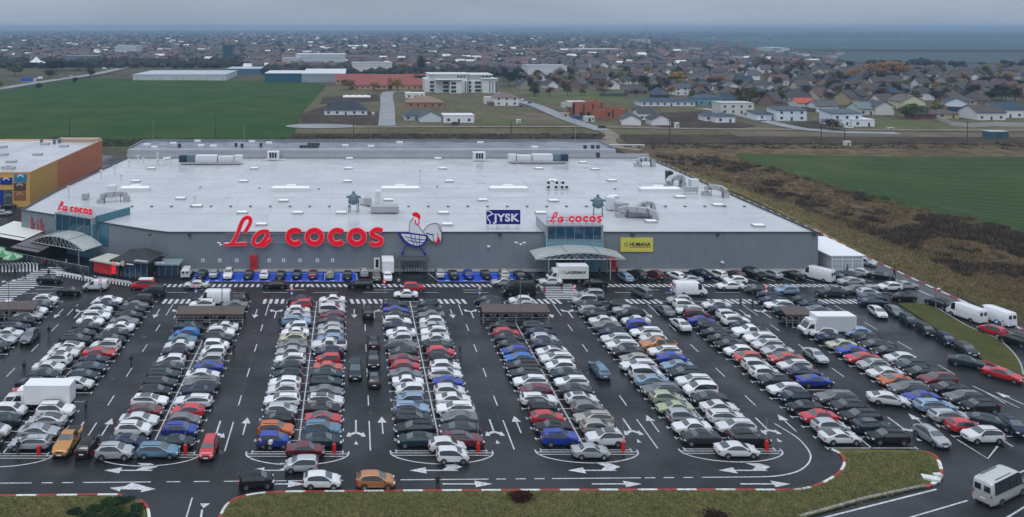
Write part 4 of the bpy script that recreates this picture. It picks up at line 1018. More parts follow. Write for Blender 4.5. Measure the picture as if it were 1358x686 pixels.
mb=MB(); mb.b2(26,37,-4.0,-3.9,.1,2.1); o=None
canopy_vault(10.2,25.8,-6.2,-1.4,3.1,5.0,TC,[(11.6,-5.9),(24.0,-5.9)],label='arched canopy over the left corner entrance')
# ---- writing
def ribbon(mb,pts,w0,w1=None,closed=False,depth=.25,y=0.,mi=0,taper=True):
    """a stroke of constant thickness in the XZ plane, extruded towards +Y (front face at y)"""
    P=[Vector(p) for p in pts]; n=len(P); w1=w1 or w0; L=[];Rr=[]
    for i in range(n):
        if closed: d=P[(i+1)%n]-P[i-1]
        else: d=P[min(n-1,i+1)]-P[max(0,i-1)]
        d.normalize(); q=Vector((-d.y,d.x)); t=i/max(1,n-1); w=(w0+(w1-w0)*t)/2
        L.append(P[i]+q*w); Rr.append(P[i]-q*w)
    vs=[(a.x,y,a.y) for a in L]+[(a.x,y,a.y) for a in Rr]+[(a.x,y+depth,a.y) for a in L]+[(a.x,y+depth,a.y) for a in Rr]
    m=n if closed else n-1; fs=[]
    for i in range(m):
        j=(i+1)%n
        fs+=[(i,n+i,n+j,j),(2*n+i,2*n+j,3*n+j,3*n+i),(i,j,2*n+j,2*n+i),(n+i,3*n+i,3*n+j,n+j)]
    if not closed: fs+=[(0,2*n,3*n,n),(n-1,2*n-1,4*n-1,3*n-1)]
    mb.add(vs,fs,mi)
def arcp(cx,cy,rx,ry,a0,a1,n=28): return [(cx+rx*math.cos(R(a0+(a1-a0)*i/n)),cy+ry*math.sin(R(a0+(a1-a0)*i/n))) for i in range(n+1)]
# glyph strokes in photograph pixels relative to (296, 328), y up
def g1(pts,ox=290,oy=275,s=11.317): return [(ox+x/s-296,328-(oy+y/s)) for x,y in pts]
LET=[('l',[ (smooth_poly(g1([(385,385),(440,300),(475,225),(470,170),(430,152),(378,178),(335,250),(290,375),(240,485),(195,552)]),5),4.6,5.0),
            (smooth_poly(g1([(75,560),(180,556),(300,553),(418,545)]),4),3.6,4.2)]),
     ('a',[ (smooth_poly(g1([(755,372),(680,358),(600,385),(540,450),(522,520),(555,568),(620,560),(690,490),(742,395)]),5),4.8,5.2),
            (smooth_poly(g1([(742,392),(700,480),(655,545),(665,575),(725,540),(785,468)]),5),6.0,3.8)])]
for ch,cx in(('c',391),('o',416.9),('c',447.2),('o',472.9)):
    r=9.3; ccx=cx-296; ccy=328-314.4
    LET.append((ch,[(arcp(ccx,ccy,r+.1,r-.4,42,318),6.9,6.9)] if ch=='c' else [(arcp(ccx,ccy,r+.2,r-.4,0,348,29),6.9,'closed')]))
sp=[(507.0,306.6),(502.5,304.6),(497.5,304.9),(493.2,308.2),(493.8,311.6),(499.5,314.3),(504.6,316.8),(505.6,320.6),(501.5,324.2),(496,324.6),(491.2,322.2)]
LET.append(('s',[(smooth_poly([(x-296,328-y) for x,y in sp],4),6.0,6.0)]))
def sign(name,T,k,label,frame=True):
    r=empty(name,T.translation,T.to_euler().z,label,'sign','red store name signs')
    for ch,strokes in LET:
        mb=MB()
        for si,(pts,w0,w1) in enumerate(strokes):
            cl=(w1=='closed'); w1_=w0 if cl else w1
            P=[(p[0]*k,p[1]*k) for p in pts]
            ribbon(mb,P,(w0-.7)*k,(w1_-.7)*k,cl,.12,-.15+.004*si,0)
            ribbon(mb,P,(w0+.9)*k,(w1_+.9)*k,cl,.13,.0+.004*si,1)
        mb.build('letter',[M['letter'],M['halo']],r)
    mb=MB(); mb.box((106*k,.30,6*k),(205*k,.08,.10)); mb.box((106*k,.30,18*k),(205*k,.08,.10))
    if frame:
        for i in range(9): mb.tube((i*26*k,.33,-1.2),(i*26*k,.33,22*k),.05)
        for i in range(9): mb.tube((i*26*k,.33,18*k),(i*26*k,1.8,-1.0),.04)
    else:
        for i in range(5): mb.box((30*k+i*40*k,.42,6*k),(.12,.3,.12))
    mb.build('support_frame',M['steel'],r)
    return r
kb=(FY-.6)/F
p=WY(296,328,FY-.75); sign('store_sign',Matrix.Translation(p),kb,'largest red La COCOS sign across the front wall',False)
p=WY(726,296,158.2); sign('store_sign',Matrix.Translation((p.x,157.9,p.z+.2)),(158/F)*71/212.,'small red La COCOS sign on top of the middle right entrance')
p0=TC@Vector((12.2,-.9,8.75)); sign('store_sign',Matrix.Translation(p0)@Matrix.Rotation(ang,4,'Z'),(10.2)/212.,'small red La COCOS sign above the left corner entrance')
# rooster in a shopping cart
ro=WY(515,370,FY-.5); kq=(FY-.5)/F/6.86
def q1(pts): return [((x)*kq,(686-y)*kq) for x,y in pts]
rr=empty('rooster_sign',(ro.x,FY-.55,ro.z),0,'large rooster in a blue shopping cart mounted on the store wall','sign')
def plate(pts,y,d,m,name,sm=True):
    P=smooth_poly(q1(pts)+[q1(pts)[0]],4)[:-1] if sm else [Vector(p) for p in q1(pts)]
    from mathutils.geometry import tessellate_polygon
    t=tessellate_polygon([[Vector((p[0],p[1],0)) for p in P]]); n=len(P); mb=MB()
    vs=[(p[0],y,p[1]) for p in P]+[(p[0],y+d,p[1]) for p in P]; fs=[]
    for a,b,c in t:
        cr=(P[b]-P[a]).cross(P[c]-P[a]) if hasattr(P[a],'cross') else 1
        fs.append((a,b,c)); fs.append((n+a,n+c,n+b))
    fs+=[(i,(i+1)%n,n+(i+1)%n,n+i) for i in range(n)]
    mb.add(vs,fs); return mb.build(name,m,rr)
plate([(228,128),(198,160),(190,205),(190,268),(250,290),(320,292),(345,275),(300,235),(275,190)],.10,.08,M['signwhite'],'body')
plate([(318,250),(355,205),(405,182),(455,190),(480,225),(484,290),(476,350),(462,310),(440,352),(420,350),(400,345),(345,285)],.105,.08,M['signwhite'],'tail')
plate([(212,98),(232,82),(258,80),(286,102),(292,132),(280,150),(266,132),(248,122),(230,118)],.0,.1,M['letter'],'comb')
mb=MB(); ribbon(mb,smooth_poly(q1([(246,150),(248,180),(268,190),(282,170),(272,148)]),4),9*kq,11*kq,False,.1,-.01); 
mb.build('wattle',M['letter'],rr)
mb=MB()
for i,(pp,wd) in enumerate((([(230,130),(200,163),(190,205),(190,268)],4),([(275,195),(298,235),(330,275),(345,300)],4),([(318,250),(355,205),(405,182),(455,187),(480,220),(485,290),(477,350)],4),([(450,205),(470,235),(478,262)],3.5),([(447,265),(450,300),(440,350)],4),([(405,285),(410,320),(430,352),(462,330)],4),([(345,335),(390,340),(425,352)],5))):
    ribbon(mb,smooth_poly(q1(pp),4),wd*kq,wd*kq,False,.06,.03-.004*i)
mb.build('outline',flat((.12,.02,.02)),rr)
mb=MB(); ribbon(mb,smooth_poly(q1([(440,352),(455,305),(470,352)]),3),8*kq,8*kq,False,.05,-.005); ribbon(mb,smooth_poly(q1([(415,345),(430,358),(450,350)]),3),8*kq,8*kq,False,.05,-.012); mb.build('tail_tip',M['letter'],rr)
plate([(115,275),(345,290),(335,345),(300,378),(250,385),(195,365),(150,330)],.06,.03,M['signwhite'],'basket_panel',False)
mb=MB()
cs=[([(92,266),(180,268),(345,292)],11),([(92,266),(120,315),(165,360),(225,388),(275,390),(315,370),(345,330),(348,285)],13),([(180,372),(150,398),(132,445)],9),([(275,388),(305,415),(333,458)],9),([(345,268),(385,280),(412,282)],8),([(150,300),(250,322),(345,330)],5),([(175,330),(260,350),(332,356)],5),([(205,272),(215,330),(240,385)],5),([(280,282),(285,335),(280,388)],5),([(240,277),(248,330),(262,385)],4)]
for i,(pp,wd) in enumerate(cs): ribbon(mb,smooth_poly(q1(pp),4),wd*kq,wd*kq,False,.05,.0-.004*i)
for x,y in((130,455),(333,460)):
    c=q1([(x,y)])[0]; mb.tube((c[0],-.03,c[1]),(c[0],.05,c[1]),13*kq,n=14)
mb.build('cart',M['cartblue'],rr)
# JYSK board
a=WY(645,297.5,161.5); b=WY(690,278.5,161.5); r=empty('shop_sign',((a.x+b.x)/2,161.5,RZ),0,'dark blue board with white bird and JYSK on the roof edge','sign')
wd=b.x-a.x; z0=a.z-RZ; z1=b.z-RZ
mb=MB(); mb.b2(-wd/2,wd/2,0,.2,z0,z1); mb.build('board',M['signblue'],r)
mb=MB(); mb.b2(-wd/2-.08,wd/2+.1,.02,.18,z1,z1+.12); mb.b2(wd/2,wd/2+.12,.02,.18,z0,z1); mb.b2(-wd/2-.12,-wd/2,.02,.18,z0,z1); mb.b2(-wd/2-.1,wd/2+.1,.02,.18,z0-.12,z0)
mb.build('board_frame',M['signwhite'],r)
mb=MB()
for s in(-1,-.33,.33,1): mb.tube((s*wd/2*.9,.12,0),(s*wd/2*.9,.12,z0),.05); mb.tube((s*wd/2*.9,.2,z0+.8),(s*wd/2*.9,2.2,0),.04)
mb.build('support_frame',M['steel'],r)
t=text_mesh('JYSK',2.05,.02,.075,'LEFT',1.08); t.parent=r; t.location=(-wd/2+1.55,-.03,z0+.62); t.rotation_euler=(R(90),0,0); t.data.materials.append(M['signwhite'])
bb_=[v.co.x for v in t.data.vertices]; t.scale=((wd-1.75)/(max(bb_)),1,1)
def j1(pts): s=(wd)/845.; return [(-wd/2+(x-215)*s, z1-(y-160)*s) for x,y in pts]
mb=MB()
for i,(pp,wq) in enumerate((([(205,200),(250,182),(300,195),(340,230),(390,262)],24),([(390,262),(350,278),(318,282)],20),([(318,255),(305,295),(255,310),(240,345),(265,400),(305,455),(305,535)],26))):
    ribbon(mb,smooth_poly(j1(pp),4),wq*wd/845.,wq*wd/845.,False,.03,-.04-.004*i)
mb.build('bird_emblem',M['signwhite'],r)
# HUMANA board
a=WY(823,334,FY-.2); b=WY(866,315.5,FY-.2); r=empty('shop_sign',((a.x+b.x)/2,FY-.25,a.z),0,'yellow HUMANA board on the wall right of the entrance','sign')
wd=b.x-a.x; hh=b.z-a.z; mb=MB(); mb.b2(-wd/2,wd/2,0,.2,0,hh); mb.build('board',M['signyellow'],r)
t=text_mesh('HUMANA',1.05,.01,.03); t.parent=r; x_=[v.co.x for v in t.data.vertices]; t.scale=(4.1/max(x_),1,1.15); t.location=(-wd/2+1.75,-.02,hh*.40); t.rotation_euler=(R(90),0,0); t.data.materials.append(M['ink'])
mb=MB(); mb.b2(-wd/2+1.75,wd/2-.45,-.02,-.004,hh*.30,hh*.34); ribbon(mb,arcp(-wd/2+1.15,hh*.52,.38,.38,0,330,20),.10,.10,False,.02,-.022); ribbon(mb,[(-wd/2+1.0,hh*.4),(-wd/2+1.0,hh*.64)],.07,.07,False,.02,-.03); ribbon(mb,[(-wd/2+1.3,hh*.64),(-wd/2+1.08,hh*.52),(-wd/2+1.3,hh*.4)],.07,.07,False,.02,-.034); mb.build('emblem',flat((.2,.16,.04)),r)
# kik letters on the chamfer, outlined in red
r=empty('shop_sign',TC@Vector((3.4,-.1,3.1)),ang,'red outlined kik letters on the grey corner wall','sign')
mb=MB(); 
for i,(pp,y_) in enumerate((([(0,0),(0,3)],0),([(1.0,1.9),(.25,1.1),(1.1,0)],-.03),([(1.9,0),(1.9,1.7)],0),([(1.9,2.1),(1.9,2.4)],0),([(2.9,0),(2.9,3)],0),([(3.9,1.9),(3.15,1.1),(4.0,0)],-.03))):
    ribbon(mb,pp,.42,.42,False,.06,-.08+y_)
mb.build('lettering',flat((.36,.05,.055)),r)
# ------------------------------------------------------------------ orange store on the left
ob=empty('orange_building',(-85,214,0),0,'orange and yellow flat-roofed store at the left edge','building')
def OB(mb,name,m): mb.v=[(a+85,b-214,c) for a,b,c in mb.v]; return mb.build(name,m,ob)
OH=9.15
mb=MB(); mb.add([(-85,214,0),(-85,234,0),(-85,234,OH),(-85,214,OH)],[(0,1,2,3)]); OB(mb,'yellow_wall',M['yellow'])
mb=MB(); mb.add([(-85,234,0),(-85,276,0),(-85,276,OH),(-85,234,OH)],[(0,1,2,3)]); mb.add([(-85,276,0),(-170,276,0),(-170,276,OH),(-85,276,OH)],[(0,1,2,3)]); OB(mb,'orange_wall',M['orange'])
mb=MB(); mb.add([(-170,214,0),(-85,214,0),(-85,214,OH),(-170,214,OH)],[(0,1,2,3)]); OB(mb,'front_wall',M['yellow'])
mb=MB(); mb.sheet([(-170,214.2),(-85.2,214.2),(-85.2,276),(-170,276)],OH-.25); OB(mb,'roof',M['roofw'])
mb=MB(); mb.b2(-85.2,-84.9,214,276,OH-.2,OH+.15); mb.b2(-170,-85,213.9,214.2,OH-.2,OH+.15); mb.b2(-170,-85,275.8,276.1,OH-.3,OH+.2); OB(mb,'coping',flat((.66,.42,.24)))
mb=MB(); mb.b2(-99,-85.3,272,275.6,OH-.2,OH+.8); OB(mb,'roof_upstand',flat((.42,.30,.22),.6))
for x,y in((15,214.5),(10,222.0),(50,205.0),(3,195),(13,223),(60,191),(85,194),(4,205)):
    p=W(x,y,OH); mb=MB(); mb.box((p.x,p.y,OH),(2.6,2.0,.7)); OB(mb,'skylight',M['duct'])
for x,y in((72,190),(79,189),(55,190)):
    p=W(x,y,OH); mb=MB(); mb.tube((p.x,p.y,OH-.3),(p.x,p.y,OH+1.3),.5); OB(mb,'vent',M['teal'])
for (x0,x1,y0,y1,cs_) in((0,16,236,245,((.004,.03,.25),(.6,.65,.7))),(18.7,35,231.5,241.5,((.01,.20,.40),(.55,.75,.8))),(18,34,243,253.5,((.10,.05,.03),(.45,.40,.34))),(18,34,255,265.5,((.28,.10,.06),(.5,.25,.12))),(6,16,252,272,((.05,.09,.10),(.2,.25,.25))),(-20,5,252,272,((.004,.03,.25),(.01,.05,.35))),(-30,-4,236,245,((.28,.10,.06),(.5,.5,.4)))):
    a=WY(x0,y1,213.8);b=WY(x1,y0,213.8); mb=MB(); mb.b2(a.x,b.x,213.86,213.95,a.z,b.z,0)
    c=((a.x+b.x)/2,(a.z+b.z)/2); ribbon(mb,arcp(c[0],c[1],.8,.8,20,160,14),.4,.4,False,.02,213.83,1)
    OB(mb,'poster',[flat(cs_[0],.4),flat(cs_[1],.4)])
# ------------------------------------------------------------------ white tent on the right
tt=empty('storage_tent',(96,158,0),0,'white flat-roofed tent beside the right end of the store','tent')
def TB(mb,name,m): mb.v=[(a-96,b-158,c) for a,b,c in mb.v]; return mb.build(name,m,tt)
mb=MB(); mb.b2(93.3,99.5,158,171,0,3.05); TB(mb,'wall',M['tentw'])
mb=MB(); mb.add([(93.0,157.7,3.06),(99.8,157.7,3.06),(99.8,171.2,3.35),(91.8,171.2,3.35),(93.0,157.7,2.9),(99.8,157.7,2.9),(99.8,171.2,3.19),(91.8,171.2,3.19)],[(0,1,2,3),(4,7,6,5),(0,4,5,1),(1,5,6,2),(2,6,7,3),(3,7,4,0)]); TB(mb,'roof',M['tent'])
for k in range(3):
    mb=MB(); mb.b2(93.6+k*2.0,95.3+k*2.0,157.93,157.99,.15 if k==1 else 1.0,2.1); TB(mb,'door' if k==1 else 'window',flat((.40,.46,.50),.3))
mb=MB()
for k in range(4): mb.box((93.4+k*1.99,157.9,1.5),(.14,.08,2.95))
mb.box((96.4,157.89,2.3),(6.1,.07,.12)); TB(mb,'front_frame',M['signwhite'])
# ------------------------------------------------------------------ kiosks by the left entrance
def kiosk(name,px,py,w,d,h,rz,label,wm,rm,kind):
    p=W(px,py); r=empty(name,p,R(rz),label,'kiosk','kiosks by the left entrance')
    mb=MB(); mb.b2(-w/2,w/2,.15,d,0,h-.25); mb.build('wall',wm,r)
    mb=MB(); mb.b2(-w/2-.4,w/2+.4,-.5,d+.3,h-.25,h); mb.build('roof',rm,r)
    mb=MB(); 
    n=int(w/1.1)
    for k in range(n): mb.b2(-w/2+.15+k*w/n,-w/2+(k+1)*w/n-.12,.06,.15,.7 if kind!='glass' else .15,h-.55)
    mb.build('shop_window',M['glassd'],r)
    mb=MB()
    for k in range(n+1): mb.box((-w/2+k*w/n,.05,h*.45),(.08,.1,h*.85))
    mb.build('window_frame',M['steel'] if kind!='red' else M['black'],r)
    return r,mb
r,_=kiosk('kiosk',140,367,6.6,4.2,2.9,-27,'kiosk with a lit red front and pale roof left of the black kiosk',M['black'],flat((.42,.42,.36),.5),'red')
mb=MB(); mb.b2(-2.9,1.6,-.02,.05,.5,2.3); mb.build('red_panel',mat('lit_red_panel',(.35,.01,.015),.4,emit=((.8,.02,.03),.06)),r)
mb=MB(); mb.b2(1.7,2.6,-.2,.0,.9,3.0); mb.build('red_sign',mat('lit_red_sign',(.45,.01,.015),.4,emit=((1,.02,.04),.35)),r)
r,_=kiosk('kiosk',172,370,7.6,5.0,3.3,-20,'black kiosk with glass front and a round emblem over the door',M['black'],M['black'],'glass')
mb=MB(); mb.tube((-1.2,-.62,2.95),(-1.2,-.52,2.95),.5,n=18); mb.build('round_emblem',flat((.55,.40,.36),.4),r)
mb=MB(); mb.b2(-3.6,-1.9,-.56,-.5,2.85,3.05); mb.b2(-.4,1.2,-.56,-.5,2.85,3.05); mb.build('name_strip',M['signwhite'],r)
mb=MB(); mb.add([(-3.6,.5,3.31),(4.0,.5,3.31),(4.0,5.3,3.9),(0,5.3,4.5),(-3.6,5.3,3.9)],[(0,1,2,3,4)]); mb.b2(.6,3.6,.3,4,3.32,3.4,1); mb.build('awning',[M['black'],M['parapet']],r)
r,_=kiosk('kiosk',215,367,6.0,3.0,2.5,-2,'low blue-grey glass kiosk nearest the blue bays',flat((.05,.06,.08)),flat((.20,.27,.30),.4),'glass')
mb=MB(); mb.b2(-2.0,.5,-.58,-.5,2.5,2.95); mb.b2(-1.8,-1.0,-.60,-.585,2.62,2.8,1); mb.b2(-.8,.3,-.60,-.585,2.62,2.8,1); mb.build('name_board',[M['signwhite'],flat((.3,.35,.45))],r)
# white roofed stalls and dark stall at far left
for i,(x,y,w_,d_,h_,rz_,mm,lab) in enumerate(((8,330,11,7,3.2,-28,flat((.62,.64,.60),.5),'white-roofed market stall behind the green parasols'),(36,345,7,7,2.8,-28,flat((.10,.09,.10),.5),'dark-roofed stall between the green parasols and the canopy'))):
    p=W(x,y); r=empty('market_stall',p,R(rz_),lab,'stall')
    mb=MB(); mb.b2(-w_/2,w_/2,.2,d_,0,h_-.3); mb.build('wall',M['black'],r)
    mb=MB(); mb.add([(-w_/2-.5,-.8,h_-.5),(w_/2+.5,-.8,h_-.5),(w_/2+.5,d_,h_+.6),(-w_/2-.5,d_,h_+.6),(-w_/2-.5,-.8,h_-.6),(w_/2+.5,-.8,h_-.6),(w_/2+.5,d_,h_+.5),(-w_/2-.5,d_,h_+.5)],[(0,1,2,3),(7,6,5,4),(0,4,5,1),(1,5,6,2),(3,2,6,7),(0,3,7,4)]); mb.build('roof',mm,r)
for i,(x,y) in enumerate(((3,352),(17,356),(-6,346))):
    p=W(x,y); r=empty('parasol',p,0,['green and white parasol at the left edge of the forecourt','green parasol nearest the striped forecourt','green parasol half outside the left edge'][i],'parasol','green parasols on the forecourt')
    mb=MB(); mb.tube((0,0,0),(0,0,2.7),.05); mb.build('pole',M['steel'],r)
    mb=MB(); n=8
    for k in range(n):
        a0=2*math.pi*k/n;a1=2*math.pi*(k+1)/n
        mb.add([(0,0,3.1),(2.0*math.cos(a0),2.0*math.sin(a0),2.35),(2.0*math.cos(a1),2.0*math.sin(a1),2.35)],[(0,1,2)],k%2)
        mb.add([(2.0*math.cos(a0),2.0*math.sin(a0),2.35),(2.0*math.cos(a0),2.0*math.sin(a0),2.1),(2.0*math.cos(a1),2.0*math.sin(a1),2.1),(2.0*math.cos(a1),2.0*math.sin(a1),2.35)],[(0,1,2,3)],1)
    mb.build('canopy',[flat((.02,.22,.07),.6),flat((.30,.42,.30),.6)],r)
mb=MB()                                                   # glass balustrade before the left entrance
pa=TC@Vector((4,-9,0)); pb=TC@Vector((30,-9,0)); n=12
r=empty('glass_balustrade',pa,0,'low glass balustrade in front of the left corner entrance','fence')
q=pb-pa
for k in range(n+1): mb.tube(q*(k/n),q*(k/n)+Vector((0,0,1.25)),.035)
mb.tube(Vector((0,0,1.25)),q+Vector((0,0,1.25)),.04); mb.build('rail',M['steel'],r)
mb=MB(); qq=q.normalized(); 
mb.add([tuple(Vector((0,0,.1))),tuple(q+Vector((0,0,.1))),tuple(q+Vector((0,0,1.2))),(0,0,1.2)],[(0,1,2,3)]); mb.build('panel',mat('clear_glass',(.035,.045,.05),.1,spec=.5),r)
# ------------------------------------------------------------------ trolley shelters
def shelter(X,y,w,label,d=2.5,h=2.0):
    r=empty('trolley_shelter',(X,y,0),0,label,'shelter','trolley shelters in the rows')
    mb=MB(); mb.add([(-w/2,-.1,h-.05),(w/2,-.1,h-.05),(w/2,d,h+.35),(-w/2,d,h+.35),(-w/2,-.1,h-.4),(w/2,-.1,h-.4),(w/2,d,h+.2),(-w/2,d,h+.2)],[(0,1,2,3),(4,7,6,5),(0,4,5,1),(1,5,6,2),(2,6,7,3),(3,7,4,0)]); mb.build('roof',M['brown'],r)
    n=5
    for k in range(n):
        for yy in(.15,):
            mb=MB(); mb.box((-w/2+.15+k*(w-.3)/(n-1),yy,h/2),(.12,.12,h)); mb.build('post',M['steel'],r)
    mb=MB(); mb.b2(-w/2,w/2,.08,.12,.55,.62); mb.build('rail',M['steel'],r); mb=MB(); mb.b2(-w/2,w/2,.08,.12,.95,1.02); mb.build('rail',M['steel'],r); mb=MB(); mb.b2(-w/2,w/2,d-.14,d-.1,.2,1.2); mb.build('back_panel',M['black'],r)
    mb=MB()
    for k in range(int(w/.62)):
        if rj.random()<.75:
            x=-w/2+.4+k*.6; mb.b2(x-.22,x+.22,.5,d-.5,.45,.95); mb.b2(x-.2,x+.2,.45,.55,.95,1.05)
    mb.build('trolley_line',flat((.035,.035,.04),.4),r)
shelter(ROWX[2],128.9,10.8,'brown-roofed trolley shelter in the third row, under the word La')
shelter(ROWX[5],129.8,10.8,'brown-roofed trolley shelter in the sixth row, under the blue board')
shelter(70.9,128.6,4.2,'brown-roofed trolley shelter partly behind the grey box truck')
shelter(ROWX[0]-1,131,9.5,'brown-roofed trolley shelter at the left edge')
r=empty('wall_shelter',(W(550,366).x,155.5,0),0,'flat trolley shelter against the wall under the rooster','shelter')
mb=MB(); mb.b2(-2.9,2.9,0,3,2.7,2.8); mb.build('roof',flat((.07,.07,.075)),r)
for x in(-2.8,2.8):
    mb=MB(); mb.box((x,.1,1.35),(.1,.1,2.7)); mb.build('post',M['steel'],r)
mb=MB()
for k in range(7): mb.b2(-1.7+k*.5,-1.4+k*.5,.8,2.2,.4,1.0)
mb.build('trolley_line',M['steel'],r)
# ------------------------------------------------------------------ lamp posts, signs, red row-end posts
def lamp(px,py,h,label,arms=3):
    p=W(px,py); r=empty('lamp_post',p,0,label,'lamp post','lamp posts')
    mb=MB(); mb.tube((0,0,0),(0,0,h),.085,.05); mb.tube((0,0,0),(0,0,.5),.16); mb.build('pole',flat((.16,.17,.18),.5),r)
    for k in range(arms):
        a=2*math.pi*k/arms+.4; mb=MB(); mb.tube((0,0,h-.1),(.6*math.cos(a),.6*math.sin(a),h+.08),.03); mb.box((.75*math.cos(a),.75*math.sin(a),h+.1),(.5,.26,.12),1,a); mb.build('lamp_head',[M['steel'],M['signwhite']],r)
lamp(294.5,428,12.6,'tall lamp post rising behind the left shelter to the big letter L'); lamp(690,425,12.4,'tall lamp post behind the shelter of the sixth row'); lamp(11.5,432,7.0,'lamp post at the left edge among the parked cars',2); lamp(1241,413,3.6,'short lamp post at the tip of the grass island',1)
for i,X in enumerate(ROWX[1:7]):
    y=stall_y(X,0)-.25; r=empty('row_end_post',(X+4.1,y,0),0,'red padded post at the near end of the %s parking row'%ORD[i+1],'post','red posts at the row ends')
    mb=MB(); mb.tube((0,0,0),(0,0,1.0),.22,.20,n=12); mb.tube((0,0,1.0),(0,0,1.12),.20,.08,n=12); mb.build('padding',flat((.55,.012,.012),.5),r)
    mb=MB(); mb.tube((0,0,1.2),(0,0,3.6),.025); mb.build('pole',M['steel'],r)
def tsign(px,py,h,label,shape):
    p=W(px,py); r=empty('traffic_sign',p,0,label,'traffic sign','traffic signs')
    mb=MB(); mb.tube((0,0,0),(0,0,h),.04); mb.build('pole',M['steel'],r)
    for k,c in enumerate(shape):
        z=h-.35-k*.8; mb=MB()
        if c=='b': mb.b2(-.28,.28,-.07,-.03,z-.28,z+.28,0); mb.add([(-.22,-.074,z-.22),(.22,-.074,z-.22),(0,-.074,z+.24)],[(0,1,2)],1); mt=[flat((.02,.10,.4)),M['signwhite']]
        elif c=='r': mb.tube((0,-.03,z),(0,-.07,z),.27,n=18); mb.tube((0,-.07,z),(0,-.075,z),.19,n=18,mi=1); mt=[M['letter'],M['signwhite']]
        elif c=='t': mb.add([(-.42,-.06,z+.3),(.42,-.06,z+.3),(0,-.06,z-.42)],[(0,2,1)],0); mb.add([(-.24,-.066,z+.2),(.24,-.066,z+.2),(0,-.066,z-.2)],[(0,2,1)],1); mt=[M['letter'],M['signwhite']]
        mb.build('plate',mt,r)
for px,py,h,l,s in((260,400,3.0,'yield sign above a blue sign at the far end of the third row','tb'),(387,402,2.9,'round red sign at the far end of the fourth row','rb'),(510,391,2.6,'triangular sign on the upper lane below the rooster','tb'),(636,402,3.0,'round red sign at the far end of the sixth row','rb'),(762,400,3.0,'red signs beside the zebra crossing before the entrance','rr'),(890,398,3.0,'red signs beside the white high van on the upper lane','rb'),(1016,400,3.0,'red signs at the far end of the eighth row','rr'),(133,389,2.6,'blue crossing sign beside the small white van','rb'),(1321,440,2.,'small sign between the white vans and the red car','b')):
    tsign(px,py,h,l,s)
for px,l in((816,'red steel locker against the wall right of the canopy'),(335,'red fire cabinet on the store wall above the blue bays')):
    r=empty('red_cabinet',(W(px,362).x,158.3,0),0,l,'cabinet'); mb=MB(); mb.b2(-.7,.7,0,.5,.1,2.6 if px>500 else 2.9); mb.build('cabinet_body',flat((.5,.02,.02),.4),r); mb=MB(); mb.b2(-.4,.4,-.03,0,.8,2.0); mb.build('door_panel',flat((.3,.02,.02),.4),r)
# stones and painted blocks at the kerb nose
r=empty('barrier_block',W(1234,637),R(-20),'white block and slab lying inside the curved kerb','block'); mb=MB(); mb.box((0,0,.22),(1.5,.9,.22)); mb.build('slab',M['kerbwhite'],r); mb=MB(); mb.box((.9,.9,.25),(.8,.5,.25),0,.4); mb.build('stone',M['kerbwhite'],r)
